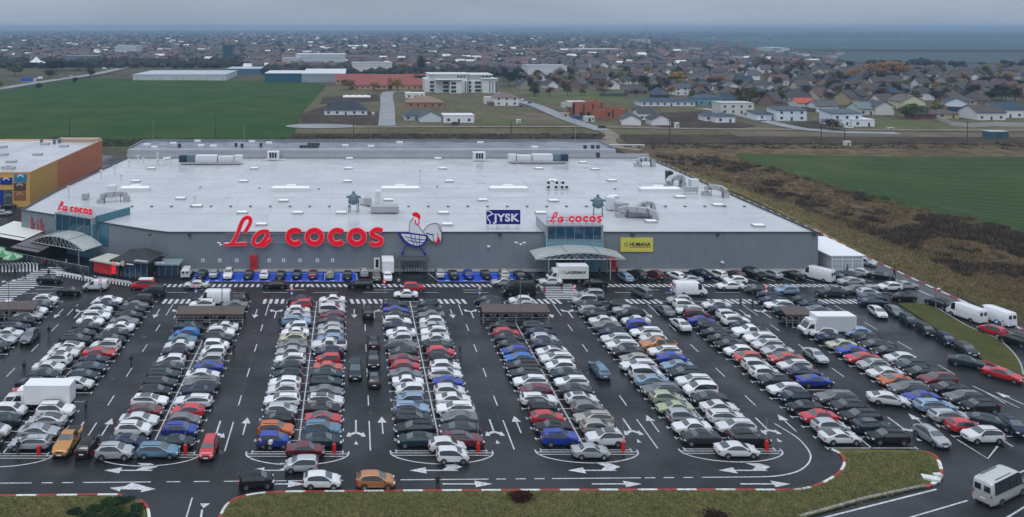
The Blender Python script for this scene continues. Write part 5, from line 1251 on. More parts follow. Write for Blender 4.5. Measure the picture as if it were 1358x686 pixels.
# ------------------------------------------------------------------ houses
def house(x,y,w,d,h,rz,wall,roofc,kind,label,name='house',group='houses of the village',pitch=.5,wins=True,z=-.75,cat='house',over=.5,rise=None):
    r=empty(name,(x,y,z),R(rz),label,cat,group)
    mw=flat(wall,.7); mr=flat(roofc,.7)
    mb=MB(); 
    if kind=='gable':    # ridge along x
        rs=rise or d/2*pitch; vs=[(-w/2,-d/2,0),(w/2,-d/2,0),(w/2,d/2,0),(-w/2,d/2,0),(-w/2,-d/2,h),(w/2,-d/2,h),(w/2,d/2,h),(-w/2,d/2,h),(-w/2,0,h+rs),(w/2,0,h+rs)]
        mb.add(vs,[(0,1,5,4),(1,2,6,9,5),(2,3,7,6),(3,0,4,8,7)]); mb.build('wall',mw,r)
        mb=MB(); o=over; e=.18; k=rs/(d/2)
        for s in(-1,1):
            ys=s*(d/2+o); ze=h-o*k+.05
            vs=[(-w/2-o,0,h+rs+.05),(w/2+o,0,h+rs+.05),(w/2+o,ys,ze),(-w/2-o,ys,ze)]; vs+=[(a,b,c+e) for a,b,c in vs]
            mb.add(vs,[(4,5,6,7) if s<0 else (7,6,5,4),(0,1,2,3)[::1 if s>0 else -1],(2,3,7,6),(0,4,7,3),(1,2,6,5)])
    elif kind=='hip':
        rs=rise or min(d,w)/2*pitch; q=min(d,w)/2
        mb.b2(-w/2,w/2,-d/2,d/2,0,h); mb.build('wall',mw,r); mb=MB(); o=over
        rx=max(.1,w/2-q) ; ry=max(.0,d/2-q)
        vs=[(-w/2-o,-d/2-o,h),(w/2+o,-d/2-o,h),(w/2+o,d/2+o,h),(-w/2-o,d/2+o,h),(-rx,-ry,h+rs),(rx,-ry,h+rs),(rx,ry+.01,h+rs),(-rx,ry+.01,h+rs)]
        mb.add(vs,[(0,1,5,4),(1,2,6,5),(2,3,7,6),(3,0,4,7),(4,5,6,7),(3,2,1,0)])
    elif kind=='mono':
        rs=rise or 1.; mb.add([(-w/2,-d/2,0),(w/2,-d/2,0),(w/2,d/2,0),(-w/2,d/2,0),(-w/2,-d/2,h),(w/2,-d/2,h),(w/2,d/2,h+rs),(-w/2,d/2,h+rs)],[(0,1,5,4),(1,2,6,5),(2,3,7,6),(3,0,4,7)]); mb.build('wall',mw,r)
        mb=MB(); o=over; mb.add([(-w/2-o,-d/2-o,h),(w/2+o,-d/2-o,h),(w/2+o,d/2+o,h+rs),(-w/2-o,d/2+o,h+rs),(-w/2-o,-d/2-o,h+.2),(w/2+o,-d/2-o,h+.2),(w/2+o,d/2+o,h+rs+.2),(-w/2-o,d/2+o,h+rs+.2)],[(4,5,6,7),(3,2,1,0),(0,1,5,4),(1,2,6,5),(2,3,7,6),(3,0,4,7)])
    else:
        mb.b2(-w/2,w/2,-d/2,d/2,0,h); mb.build('wall',mw,r); mb=MB(); mb.b2(-w/2-.15,w/2+.15,-d/2-.15,d/2+.15,h,h+.25)
    rf=mb.build('roof',mr,r)
    if kind in('gable','hip') and wins:
        g=MB(); qx=w*.18*(1 if (int(x*7)%2) else -1); g.box((qx,d*.12,h+(rise or min(d,w)/2*pitch)*.95),(.7,.7,1.5)); g.build('chimney',flat((.20,.12,.09),.8),rf)
        if w>11 and int(x*3)%3==0: g=MB(); g.b2(-w/2-3.2,-w/2-.3,-d/2+.5,d/2-1,0,2.3); g.build('lean_to',mr,r)
    if wins:
        n=max(2,int(w/4)); fl=2 if h>4.6 else 1
        for f in range(fl):
            for k in range(n):
                xx=-w/2+(k+.5)*w/n; z0=1.0+2.8*f; g=MB()
                if f==0 and k==n//2: g.b2(xx-.5,xx+.5,-d/2-.04,-d/2+.02,.05,2.1); g.build('door',flat((.05,.05,.055),.4),r)
                else: g.b2(xx-.65,xx+.65,-d/2-.04,-d/2+.02,z0,z0+1.3); g.build('window',M['glassd'],r)
        if kind=='gable' and abs(rz)>40:
            pass
    return r
HW=[((.50,.45,.35),'cream'),((.58,.56,.53),'off-white'),((.72,.72,.72),'white'),((.72,.72,.73),'white'),((.38,.31,.20),'yellow'),((.36,.32,.28),'beige'),((.24,.23,.23),'grey'),((.20,.12,.09),'brick')]
HR=[((.052,.040,.040),'brown'),((.062,.045,.042),'brown'),((.036,.034,.038),'dark grey'),((.075,.070,.074),'grey'),((.10,.050,.038),'russet'),((.012,.035,.065),'blue')]
rh=random.Random(21)
def visx(px,Y): return (px-CX)*Y/F
taken=[]
def spx(px0,px1,pyb,h,d,rz,wall,roofc,kind,label,**k):
    Y=F*(H+.75)/(pyb-CY); a=visx(px0,Y);b=visx(px1,Y); w=(b-a)
    if 'wx' in k: w=k.pop('wx')
    dd=d/2 if abs(rz)<45 else w/2
    taken.append(((a+b)/2,Y+dd,max(w,d)/2+6))
    return house((a+b)/2,Y+dd,w if abs(rz)<45 else d, d if abs(rz)<45 else w,h,rz,wall,roofc,kind,label,**k)
WHT=(.70,.71,.72); NAV=(.012,.022,.035); BRN=(.075,.05,.042)
spx(430,487,153.5,3.0,13,0,WHT,NAV,'hip','white bungalow with black hipped roof beside the green field',pitch=.7)
r=empty('house_foundation',(visx(473,560),560,-.75),0,'pale concrete slab of an unbuilt house behind the black-roofed bungalow','slab'); mb=MB(); mb.b2(-9.5,9.5,-8,8,0,.5)
mb.build('slab',flat((.6,.6,.58)),r)
mb=MB()
for k in range(4): mb.b2(-8+k*4.2,-5.2+k*4.2,-7,7,.5,.8)
mb.build('slab_strip',flat((.68,.68,.67)),r)
spx(540,588,143,3.1,14,0,(.36,.17,.10),(.22,.14,.09),'hip','unfinished brick house with tan hipped roof beside the pale street',pitch=.45)
spx(538,564,131,3.4,10,0,(.66,.66,.62),(.62,.62,.60),'flat','plain white flat house behind the unfinished brick one')
spx(536,568,160.5,2.9,10,0,(.42,.46,.50),(.045,.055,.07),'hip','low grey house with dark hipped roof by the end of the street')
spx(558,585,163,3.0,9,90,(.55,.62,.66),(.05,.065,.075),'gable','pale blue house with gable facing the dirt road',wx=11)
spx(588,629,163.5,3.8,10,0,(.74,.74,.74),(.62,.62,.62),'flat','white flat-roofed modern house on the dirt road')
spx(656,688,141,5.2,12,0,(.68,.68,.66),(.15,.10,.09),'hip','large white house with brownish hipped roof near the apartments',pitch=.5)
spx(644,660,139,4.2,8,0,(.68,.68,.66),(.5,.5,.5),'flat','white flat annexe left of the brown-roofed white house')
spx(830,850,166,3.0,14,75,(.70,.71,.72),(.035,.05,.065),'gable','left wing of the white twin-gabled house by the dirt road',wx=9)
spx(846,868,160,4.0,8,0,(.70,.71,.72),(.035,.04,.045),'gable','middle gable of the white twin-gabled house')
spx(866,888,167,3.1,9,90,(.72,.72,.72),(.03,.035,.04),'gable','right gable of the white twin-gabled house',wx=9)
spx(935,952,161.5,3.0,8,0,(.72,.72,.72),(.03,.06,.10),'hip','small white wing with dark roof beside the curved white house')
spx(949,975,163.5,3.4,9,0,(.74,.74,.74),(.03,.055,.08),'hip','white house with curved wall and dark blue roof',pitch=.35)
spx(850,922,141.5,3.0,11,0,(.62,.66,.68),(.025,.05,.075),'hip','long low white house with dark blue roof',pitch=.35)
spx(868,888,139,6.0,8,0,(.03,.05,.08),(.02,.03,.05),'hip','dark block on top of the long low house')
spx(925,958,140,4.4,12,0,(.12,.30,.35),(.03,.055,.08),'hip','teal-fronted building with wide blue roof',pitch=.4)
spx(895,932,127,5.4,11,0,(.70,.70,.72),(.055,.06,.075),'hip','tall white house with grey hipped roof in the second street',pitch=.5)
spx(956,1000,152,6.2,11,0,(.55,.54,.50),(.42,.41,.40),'flat','two-storey raw concrete modern house')
spx(963,985,128,6.5,9,90,(.66,.66,.66),(.10,.10,.10),'gable','tall white gabled house behind the concrete one',wx=11)
spx(1003,1032,160,3.2,10,0,(.62,.66,.70),(.025,.04,.055),'mono','white house with dark shed roof at the side street')
spx(1030,1070,161,5.6,10,0,(.66,.72,.80),(.04,.06,.08),'mono','pale blue-white blank-walled house with shed roof')
spx(1058,1080,147,4.6,9,0,(.55,.53,.50),(.42,.06,.035),'gable','house with bright red roof')
spx(1083,1112,149.5,3.6,10,0,(.66,.66,.66),(.07,.075,.085),'gable','white bungalow with grey roof right of the red roof')
spx(1104,1143,168,6.3,11,0,(.70,.75,.80),(.05,.08,.11),'mono','white two-storey modern house by the dirt road')
spx(1130,1160,168.5,3.4,9,0,(.72,.76,.80),(.6,.62,.64),'flat','white flat garage wing with a dark blue door')
spx(1140,1160,153,3.6,12,0,(.52,.54,.48),(.12,.15,.17),'gable','grey-roofed house behind the white garage wing')
spx(1158,1186,153,5.0,12,90,(.60,.60,.56),(.04,.05,.06),'gable','cream two-storey gabled house with dark roof',wx=10)
spx(1213,1242,158,2.4,8,0,(.16,.04,.035),(.06,.04,.04),'hip','dark red hut at the edge of the meadow')
spx(1242,1272,158,2.6,9,0,(.46,.40,.22),(.07,.055,.05),'hip','low yellow house with brown hipped roof')
spx(1264,1290,147,4.2,12,60,(.68,.70,.72),(.01,.045,.09),'gable','white house with bright blue gabled roof',wx=12)
spx(1296,1334,160,4.2,13,0,(.66,.66,.66),(.055,.045,.042),'gable','white and yellow house with brown gabled roof by the pale fence')
spx(1322,1358,157,4.6,13,0,(.70,.70,.72),(.010,.035,.07),'gable','white house with dark blue roof at the right edge')
spx(1270,1296,146,5.0,12,0,(.5,.42,.25),(.06,.05,.048),'hip','yellowish house with wide brown roof behind the blue one')
spx(1200,1226,146,4.8,12,90,(.60,.55,.38),(.10,.085,.07),'gable','large cream gabled house above the green trees',wx=14)
# generic village rows
rows=[]; Y=470
nrow=0
cnth=0
for Y in (505,545,588,634,683,736,794,858,930,1010):
    xa=visx(690,Y); xb=visx(1400,Y); x=xa+rh.uniform(0,8); n=0
    gap=1.0
    while x<xb:
        px=CX+x/Y*F
        step=rh.uniform(15,27) if rh.random()<.85 else rh.uniform(30,48)
        y=Y+rh.uniform(-9,9)
        pyb=CY+F*H/y
        skip=False
        if pyb>133 and px<905: skip=True
        if px<840 and pyb>121: skip=True
        if any(abs(x-a)<q*.9 and abs(y-b)<q*1.2 for a,b,q in taken): skip=True
        if Y>900 and px>1120: skip=True
        if Y>820 and rh.random()<.10: skip=True
        if not skip and cnth<236:
            wc,wn=rh.choice(HW); rc,rn=HR[rh.choice((0,0,0,1,1,1,2,2,3,3,0,4,5) if rh.random()<.9 else (4,5))]
            kind=rh.choice(('gable','gable','hip')); rz=rh.choice((0,0,90,90,12,78,-8,35,100))+rh.uniform(-4,4)
            w=rh.uniform(9,14); d=rh.uniform(8,11); h=rh.choice((2.6,2.8,3.0,4.2,4.8))
            v=rh.uniform(.85,1.1); wc=tuple(min(.75,round(c*v,2)) for c in wc)
            n+=1
            lab='%s house with %s %s roof, %s from the left in the %s village street'%(wn,rn,'gabled' if kind=='gable' else 'hipped',ordn(n-1),ORD[nrow])
            house(x,y,w,d,h,rz,wc,rc,kind,lab,wins=(Y<700),pitch=rh.uniform(.65,1.0),over=.6); cnth+=1
            taken.append((x,y,8))
        x+=step
    nrow+=1
# ---- larger buildings
def shed(px0,px1,pyb,depth,h,wall,roofc,label,stripes=True,cat='warehouse'):
    Y=F*(H+.8)/(pyb-CY); a=visx(px0,Y); b=visx(px1,Y); r=empty('warehouse',((a+b)/2,Y,-.75),0,label,cat)
    w=b-a; mb=MB(); mb.b2(-w/2,w/2,0,depth,0,h); mb.build('wall',flat(wall,.5),r)
    mb=MB(); mb.b2(-w/2-.2,w/2+.2,-.2,depth+.2,h,h+.3); mb.build('roof',flat(roofc,.4),r)
    mb=MB()
    for k in range(int(w/7)): mb.b2(-w/2+3+k*7,-w/2+5+k*7,-.03,.02,0,2.0) if (k*7)%3!=1 else None
    if stripes: mb.b2(-w/2,w/2,-.03,.02,h*.72,h*.8)
    mb.build('door_row',flat(tuple(c*.8 for c in wall)),r); taken.append(((a+b)/2,Y+depth/2,w/2+10)); return r
shed(176,300,107,70,5.2,(.50,.54,.57),(.40,.45,.48),'long low pale warehouse behind the green field')
shed(351,400,109,45,7.5,(.01,.09,.16),(.62,.65,.67),'warehouse with deep blue front wall')
shed(400,458,109.5,80,7.5,(.28,.33,.37),(.60,.63,.65),'grey side of the blue warehouse with pale roof')
shed(300,360,98,40,5,(.05,.16,.25),(.40,.45,.50),'low blue-roofed market hall behind the pale warehouse')
shed(392,458,90.5,35,16,(.50,.54,.58),(.55,.58,.6),'tall pale factory with rows of windows')
shed(374,398,91,20,12,(.46,.50,.53),(.42,.45,.48),'lower grey wing of the pale factory')
shed(467,520,98,25,11,(.62,.62,.60),(.34,.34,.35),'white three-storey apartment row behind the red roofs')
shed(700,752,99.5,30,9,(.62,.63,.64),(.28,.3,.32),'long white building among the brown roofs')
shed(152,181,74,40,16,(.50,.53,.56),(.4,.42,.44),'pale office block far behind the highway')
shed(295,308,83,20,24,(.012,.08,.11),(.02,.06,.08),'dark teal tower block')
shed(82,128,83.5,30,9,(.16,.19,.23),(.10,.12,.15),'grey hall beside the circus tent')
shed(765,825,71,60,8,(.55,.52,.5),(.4,.4,.4),'long pale hall far out in the plain')
shed(1025,1046,69.5,60,8,(.45,.55,.52),(.45,.55,.52),'pale greenhouse far out in the fields')
for i,(x0,x1,y) in enumerate(((445,498,112),(490,545,112.5),(470,520,119),(515,562,119),(536,575,112))):
    spx(x0,x1,y,3.4,16,0,(.46,.30,.18),(.24,.06,.05),'gable','red-roofed orange long house, %s of the five in the walled compound'%ORD[i],pitch=.6)
# apartments
Y=F*(H+.75)/(124-CY); r=empty('apartment_block',(visx(612,Y),Y,-.75),0,'white apartment block with stepped flat roofs and dark balconies','building')
def ax(px): return visx(px,Y)-visx(612,Y)
S=Y/F
mb=MB()
for x0,x1,y0,y1,z1 in((565,582,8,30,18*S),(578,622,2,30,17*S),(596,612,-3,20,18*S),(624,655,4,34,17*S),(640,660,0,30,19*S),(570,622,10,30,24*S),(615,654,12,32,23*S)):
    mb.b2(ax(x0),ax(x1),y0,y1,0,z1)
mb.build('wall',flat((.66,.67,.65),.6),r)
mb=MB(); mb.b2(ax(569),ax(625),8,32,24*S,24*S+.5); mb.b2(ax(605),ax(657),9,34,23*S,23*S+.6); mb.b2(ax(577),ax(612),-4,10,18*S,18*S+.3); mb.b2(ax(639),ax(661),-1,10,19*S,19*S+.3); mb.build('roof',flat((.55,.56,.54),.5),r)
for fl in range(3):
    for x0,x1,yy in((571.5,577,7.9),(588,595,1.9),(597.5,604,-3.1),(622.5,626,3.9),(631,639,3.9)):
        g=MB(); g.b2(ax(x0),ax(x1),yy-.05,yy+.02,(1.5+5.2*fl)*S,(4.9+5.2*fl)*S); g.build('balcony_opening',flat((.03,.04,.045),.3),r)
for x0 in(617,620,649,653,657,661-2.5):
    g=MB(); g.b2(ax(x0),ax(x0+1.2),-.1 if x0>640 else 1.9,.0 if x0>640 else 2.02,1*S,16*S); g.build('window_strip',flat((.03,.04,.045),.3),r)
for x0 in(609,613,617,643,648,652): 
    g=MB(); g.b2(ax(x0),ax(x0+2.4),9.9 if x0<620 else 11.9,12,19.5*S,22.5*S); g.build('window',flat((.10,.12,.13),.3),r)
# brick ruin
Y=F*(H+.75)/(157-CY); r=empty('brick_shell',(visx(796,Y),Y,-.75),0,'roofless red brick shell of a house under construction','building')
S=Y/F; rb=random.Random(5); mb=MB(); BRK=mat('raw_red_brick',(.34,.105,.055),.9,noise=[(.4,(.24,.08,.05),.7,7),(3,(.40,.16,.09),.5,5)],coords='World')
def rx(px): return visx(px,Y)-visx(796,Y)
for x0,x1,y0,y1,h in((762,800,2,3,8.5),(762,763.5,2,14,7.5),(799,800.5,2,14,8.6),(765,798,13,14,8.0),(775,776.5,2,13,6.5),(787,788.5,2,13,7.2),(799,832,0,1,5.0),(831,832.5,0,10,4.6),(800,832,9,10,5.2),(812,813.4,0,9,4.2),(783,800,-3,-2,5)):
    mb.b2(rx(x0),rx(x1),y0,y1,0,h)
mb.build('brick_wall',BRK,r)
mb=MB(); mb.b2(rx(757),rx(781),4,12,8.0,8.3); mb.b2(rx(757),rx(762),4,12,5.5,8.0); mb.build('concrete_slab',flat((.5,.5,.48)),r)
mb=MB(); mb.b2(rx(770),rx(774),1.9,2.02,.2,3); mb.b2(rx(780),rx(784),1.9,2.02,.2,3); mb.b2(rx(791),rx(794),1.9,2.02,1,3); mb.b2(rx(806),rx(809),-.05,.02,1,3); mb.build('opening',flat((.03,.02,.018)),r)
# site huts, containers, little things on the plots
def smallbox(px,py,w,d,h,col,label,name,cat,rz=0,roof=None,z=-.5):
    p=W(px,py); r=empty(name,(p.x,p.y,z),R(rz),label,cat); mb=MB(); mb.b2(-w/2,w/2,0,d,0,h); mb.build('shell',flat(col,.6),r)
    mb=MB(); mb.b2(-w/2-.1,w/2+.1,-.1,d+.1,h,h+.15); mb.build('roof',flat(roof or col,.5),r); mb=MB(); mb.b2(-w*.12,w*.12,-.04,.02,.1,h*.75); mb.b2(w*.28,w*.4,-.04,.02,h*.4,h*.75); mb.build('door',flat((.05,.06,.07)),r); return r
smallbox(1325,182,8.5,4,2.8,(.03,.10,.12),'dark green container standing in the meadow at the right','container','container',roof=(.35,.42,.45))
smallbox(782,160.5,5,3,2.6,(.50,.56,.53),'pale green site hut in front of the brick shell','site_hut','hut')
smallbox(752,142,5.5,4,2.6,(.50,.50,.48),'grey site hut left of the brick shell','site_hut','hut')
smallbox(766,157,4,2.4,1.8,(.03,.10,.25),'blue skip in front of the brick shell','skip','skip')
smallbox(750,153.5,4.5,1.5,1.8,(.48,.46,.42),'stack of pale blocks beside the side street','block_stack','stack')
smallbox(1125,192,2.4,1.6,1.7,(.6,.6,.58),'white cabinet in the grass beyond the field track','utility_cabinet','cabinet')
smallbox(898,169,1.9,1.2,2.6,(.66,.66,.64),'small white cabinet by the dirt road','utility_cabinet','cabinet')
smallbox(688,162,2.2,1.5,1.6,(.66,.66,.62),'white box on the grass plot left of the side street','utility_cabinet','cabinet')
smallbox(1182,170.5,3.2,1.5,.8,(.42,.42,.38),'low pale block pile beside the dirt road','block_stack','stack')
smallbox(495,152,1.6,1.5,1.5,(.66,.66,.64),'small white tank in the plot beside the bungalow','water_tank','tank')
smallbox(832,194,14,2,.8,(.45,.42,.36),'pale slab heap near the track behind the store','slab_heap','stack')
for i,(x0,x1,y,c) in enumerate(((795,832,127,(.03,.08,.08)),(620,623,160,(.6,.6,.6)))):
    Y=F*H/(y-CY); a=visx(x0,Y);b=visx(x1,Y); o=MB().b2(a,b,Y,Y+.3,-.6,1.6).build('garden_fence',flat(c)); tag(o,['dark green garden fence left of the yellow tree','white fence panel beside the flat white house'][i],'fence')
for i,pts in enumerate(([(1243,158),(1262,165.5),(1290,168)],[(1290,167.5),(1320,166),(1358,167)])):
    mb=MB()
    for a,b in zip(pts,pts[1:]):
        a=W(*a);b=W(*b);c=(a+b)/2;dd=b-a; mb.box((c.x,c.y,.4),(dd.length,.25,2.2),0,math.atan2(dd.y,dd.x))
    tag(mb.build('concrete_fence',flat((.40,.39,.36),.8)),['pale concrete fence slanting down from the red hut','pale concrete fence behind the green container'][i],'fence')
# circus tent
Y=F*(H+.8)/(88-CY); r=empty('circus_tent',(visx(48,Y),Y,-.8),0,'white peaked marquee beside the highway','tent'); mb=MB(); n=16; S=Y/F
prof=[(20*S,0),(20*S,4*S),(12*S,5.2*S),(6*S,7.2*S),(1.2*S,12*S),(.1,12.5*S)]
for (r0,z0),(r1,z1) in zip(prof,prof[1:]): mb.add([(r0*math.cos(2*math.pi*i/n),.6*r0*math.sin(2*math.pi*i/n),z0) for i in range(n)]+[(r1*math.cos(2*math.pi*i/n),.6*r1*math.sin(2*math.pi*i/n),z1) for i in range(n)],[(i,(i+1)%n,n+(i+1)%n,n+i) for i in range(n)])
mb.build('tent_roof',flat((.72,.72,.70)),r)
# chapel with a spire far out
r=empty('far_church',(visx(857,2300),2300,-1),0,'faint church with a thin spire on the horizon','church'); mb=MB(); mb.b2(-12,12,0,30,0,14); mb.build('nave',flat((.5,.5,.5)),r); mb=MB(); mb.b2(-3,3,-3,3,0,26); mb.add([(-3,-3,26),(3,-3,26),(3,3,26),(-3,3,26),(0,0,48)],[(0,1,4),(1,2,4),(2,3,4),(3,0,4)]); mb.build('spire',flat((.25,.25,.27)),r)
# cars and lorries on the highway, parked by the houses
def spec(t,c,px,py,h,l): p=W(px,py,-.3); o=car(t,c,p.x,p.y,h,l,'vehicles far behind the store',lite=True,z=-.28); return o
for i,(t,c,px,py,h,l) in enumerate((('V','w',52,105.5,200,'white van on the highway beside the blue lorry'),('h','w',95,102,20,'white car on the highway, nearest to the field corner'),('V','w',106,93,20,'white van on the highway above the dark trees'),('h','s',120,98.5,20,'silver car on the highway right of the white van'),('V','w',139,92.5,20,'large white van where the highway bends'),('h','w',150,93,20,'white car at the highway bend'),('h','r',78,104,20,'red car on the highway at the field edge'),
  ('h','w',1003,157,10,'white car parked left of the shed-roofed house'),('h','s',991,152.5,10,'silver car parked before the concrete house'),('h','w',1010,160.5,10,'white car parked nearest the side street'),('h','k',604,165.5,0,'black car parked before the flat white house'),('h','k',798,170,0,'black car on the dirt road by the track'),('h','b',690,141,70,'blue car at the top of the side street'),('h','w',693,134,70,'white car at the top of the side street'),('h','d',702,137,70,'dark car parked at the top of the side street'),('h','w',1126,171,0,'white car before the two-storey modern house'))): spec(t,c,px,py,h,l)
p=W(36,109); r=empty('lorry',(p.x,p.y,-.3),R(20),'blue lorry on the highway at the left','truck'); mb=MB(); mb.b2(-5,5,-1.3,1.3,1,4); mb.build('cargo_box',flat((.02,.10,.40)),r); mb=MB(); mb.b2(5.1,7.2,-1.2,1.2,.5,3.4); mb.b2(-4.5,6.5,-1.1,1.1,.2,.9); mb.build('cab',flat((.5,.5,.52)),r)
# ------------------------------------------------------------------ poles
def upole(px,py,h,label,arm=True):
    p=W(px,py); r=empty('utility_pole',(p.x,p.y,-.5),0,label,'utility pole','utility poles'); mb=MB(); mb.tube((0,0,0),(0,0,h),.2,.13); mb.build('pole',flat((.06,.045,.04)),r)
    if arm: mb=MB(); mb.box((0,0,h-.6),(2.0,.14,.14)); mb.build('cross_arm',flat((.06,.045,.04)),r)
for i,(x,y,h) in enumerate(((92,182,9),(286,183,9),(469,185,8.5),(678,187,8.5),(888,187,9.5),(1089,190,9.5),(1120,190,6),(1283,190,9.5))):
    upole(x,y,h,'dark utility pole behind the stores, %s from the left'%ORD[i])
for i,(x,y,h) in enumerate(((202,188,9),(323,189,7),(492,187,7),(765,189,9))):
    p=W(x,y); o=MB().tube((0,0,-.5),(0,0,h),.12,.08).build('mast',M['steel']); o.location=(p.x,p.y+2,0); tag(o,'thin pale mast behind the rear roof, %s from the left'%ORD[i],'mast')
# ------------------------------------------------------------------ people
def person_mesh(pose):
    J={'pel':(0,0,.95),'ch':(0,.0,1.25),'nk':(0,.0,1.47),'hd':(0,.02,1.62),'hd2':(0,.03,1.70)}
    if pose=='walk': legs={-1:[(-.09,0,.90),(-.10,.16,.50),(-.10,.10,.10),(-.10,.24,.05)],1:[(.09,0,.90),(.10,-.04,.50),(.10,-.26,.12),(.10,-.14,.04)]}; arms={-1:[(-.19,0,1.40),(-.24,-.10,1.14),(-.24,.04,.92),(-.24,.10,.86)],1:[(.19,0,1.40),(.24,.08,1.14),(.24,.22,.95),(.24,.28,.90)]}
    else: legs={-1:[(-.09,0,.90),(-.11,.02,.50),(-.12,0,.08),(-.13,.13,.04)],1:[(.09,0,.90),(.11,.02,.50),(.12,0,.08),(.13,.13,.04)]}; arms={-1:[(-.19,0,1.40),(-.25,-.02,1.13),(-.24,.10,.90),(-.24,.14,.84)],1:[(.19,0,1.40),(.25,-.02,1.13),(.22,.14,.96),(.18,.22,.96)]}
    V=[J['pel'],J['ch'],J['nk'],J['hd'],J['hd2']]; Rr=[.155,.17,.065,.095,.075]; E=[(0,1),(1,2),(2,3),(3,4)]
    for s in(-1,1):
        b=0
        for k,(p,r_) in enumerate(zip(legs[s],(.10,.072,.05,.045))): V.append(p);Rr.append(r_);E.append((b,len(V)-1));b=len(V)-1
        b=1
        for k,(p,r_) in enumerate(zip(arms[s],(.07,.055,.042,.035))): V.append(p);Rr.append(r_);E.append((b,len(V)-1));b=len(V)-1
    me=bpy.data.meshes.new('person'); me.from_pydata(V,E,[]); o=bpy.data.objects.new('person',me); C.objects.link(o)
    md=o.modifiers.new('skin','SKIN'); sv=me.skin_vertices[0].data
    for i,r_ in enumerate(Rr): sv[i].radius=(r_,r_*(.72 if i<2 else 1)); 
    sv[0].use_root=True; o.modifiers.new('s','SUBSURF').levels=1
    dg=bpy.context.evaluated_depsgraph_get(); m2=bpy.data.meshes.new_from_object(o.evaluated_get(dg)); bpy.data.objects.remove(o)
    for k in range(4): m2.materials.append(M['skin'])
    for p in m2.polygons:
        z=p.center.z; x=abs(p.center.x); p.use_smooth=True
        p.material_index=0 if z>1.50 or (z<.90 and x>.19) else (1 if z>.88 else (2 if z>.10 else 3))
    return m2
PM={k:person_mesh(k) for k in('walk','stand')}
hm=MB(); 
for (r0,z0),(r1,z1) in zip([(.10,1.60),(.108,1.66),(.10,1.72),(.06,1.775)],[(.108,1.66),(.10,1.72),(.06,1.775),(.001,1.79)]): 
    n=12; hm.add([(r0*math.cos(2*math.pi*i/n),.0+r0*math.sin(2*math.pi*i/n)-.005,z0) for i in range(n)]+[(r1*math.cos(2*math.pi*i/n),r1*math.sin(2*math.pi*i/n)-.005,z1) for i in range(n)],[(i,(i+1)%n,n+(i+1)%n,n+i) for i in range(n)],0,True)
_h=hm.build('hair',M['hair']); HM=_h.data; bpy.data.objects.remove(_h)
def person(px,py,pose,top,leg,head,label,y=None):
    p=W(px,py); o=bpy.data.objects.new('person',PM[pose]); C.objects.link(o); o.location=p; o.rotation_euler=(0,0,R(head)); o.scale=(1,1,.97)
    for i,c in((1,top),(2,leg),(3,(.015,.015,.015))): o.material_slots[i].link='OBJECT'; o.material_slots[i].material=flat(c,.8)
    o.material_slots[0].link='OBJECT'; o.material_slots[0].material=M['skin']
    h=bpy.data.objects.new('hair',HM); C.objects.link(h); h.parent=o
    tag(o,label,'person','people on foot')
K1=(.012,.012,.014);G1=(.08,.08,.09);N1=(.02,.03,.06);R1=(.35,.04,.05);B1=(.30,.25,.20);W1=(.45,.45,.45)
for a in ((580.5,650,'stand',K1,K1,0,'person in black standing on the near lane by the kerb'),(174,486,'walk',K1,N1,150,'person in dark coat walking in the aisle right of the second row'),(65,446,'walk',K1,G1,30,'person walking behind the grey-green SUV'),(32,495,'stand',K1,K1,10,'person standing in the leftmost aisle below the SUV'),
 (99,417,'walk',G1,K1,0,'person at the far end of the leftmost aisle'),(114,546,'stand',G1,K1,60,'person beside the row behind the left box truck'),(862,545,'stand',K1,G1,0,'person in black beside the pale green cars'),(371,434,'stand',K1,N1,0,'person beside the silver cars of the fourth row'),
 (982,408,'walk',K1,N1,90,'left of two people at the far end of the eighth row'),(998,410,'walk',N1,K1,90,'right of two people at the far end of the eighth row'),(1186,367,'walk',K1,K1,200,'person walking along the perimeter road kerb'),(83,583,'stand',G1,K1,0,'person loading a silver car beside the ochre pickup'),
 (64.5,369,'walk',K1,K1,0,'person in black in the middle of the striped forecourt'),(33,371,'walk',K1,G1,90,'person left on the wide zebra crossing'),(84,361,'stand',K1,G1,30,'person under the left canopy front'),(141,367,'walk',B1,G1,90,'person in beige coat by the lit red kiosk'),(161,371,'walk',R1,N1,90,'person in a red jacket in front of the black kiosk'),
 (178,375,'walk',K1,K1,90,'person in black in front of the black kiosk'),(240,369,'stand',B1,R1,0,'person in beige beside the white van at the bays'),(52,360,'walk',K1,K1,60,'left of three people at the stalls'),(72,357,'walk',G1,K1,-60,'middle person at the canopy'),(97,360,'walk',N1,K1,60,'right of three people at the canopy'),
 (429,374,'walk',K1,N1,90,'person on the dashes under the red letters'),(529,380,'stand',W1,K1,0,'person in pale coat below the wall shelter'),(818,366,'stand',K1,K1,0,'person beside the red locker'),(795,366,'walk',K1,G1,20,'person at the entrance doors'),(1124,362,'walk',G1,K1,20,'person beside the white tent doors'),(1330,440,'stand',W1,N1,0,'person beside the right white van'),(24,603,'stand',K1,G1,40,'person bent to the shopping near the black SUV'),(20,366,'walk',K1,K1,20,'person at the far left edge of the striped forecourt'),(110,372,'walk',G1,N1,200,'person stepping off the striped forecourt to the right'),(60,352,'stand',R1,K1,0,'person in red under the left end of the canopy'),(88,354,'walk',W1,K1,80,'person in pale coat under the canopy'),(129,371,'walk',K1,N1,90,'person in black left of the lit red kiosk'),(205,373,'walk',N1,K1,270,'person in front of the glass kiosk'),(745,386,'walk',K1,G1,0,'person on the zebra before the main entrance'),(722,392,'walk',R1,N1,180,'person in red at the near end of the main zebra'),(310,470,'walk',K1,N1,180,'person walking in the aisle left of the fourth row'),(610,470,'walk',G1,K1,0,'person walking in the aisle left of the sixth row')):
    person(*a)
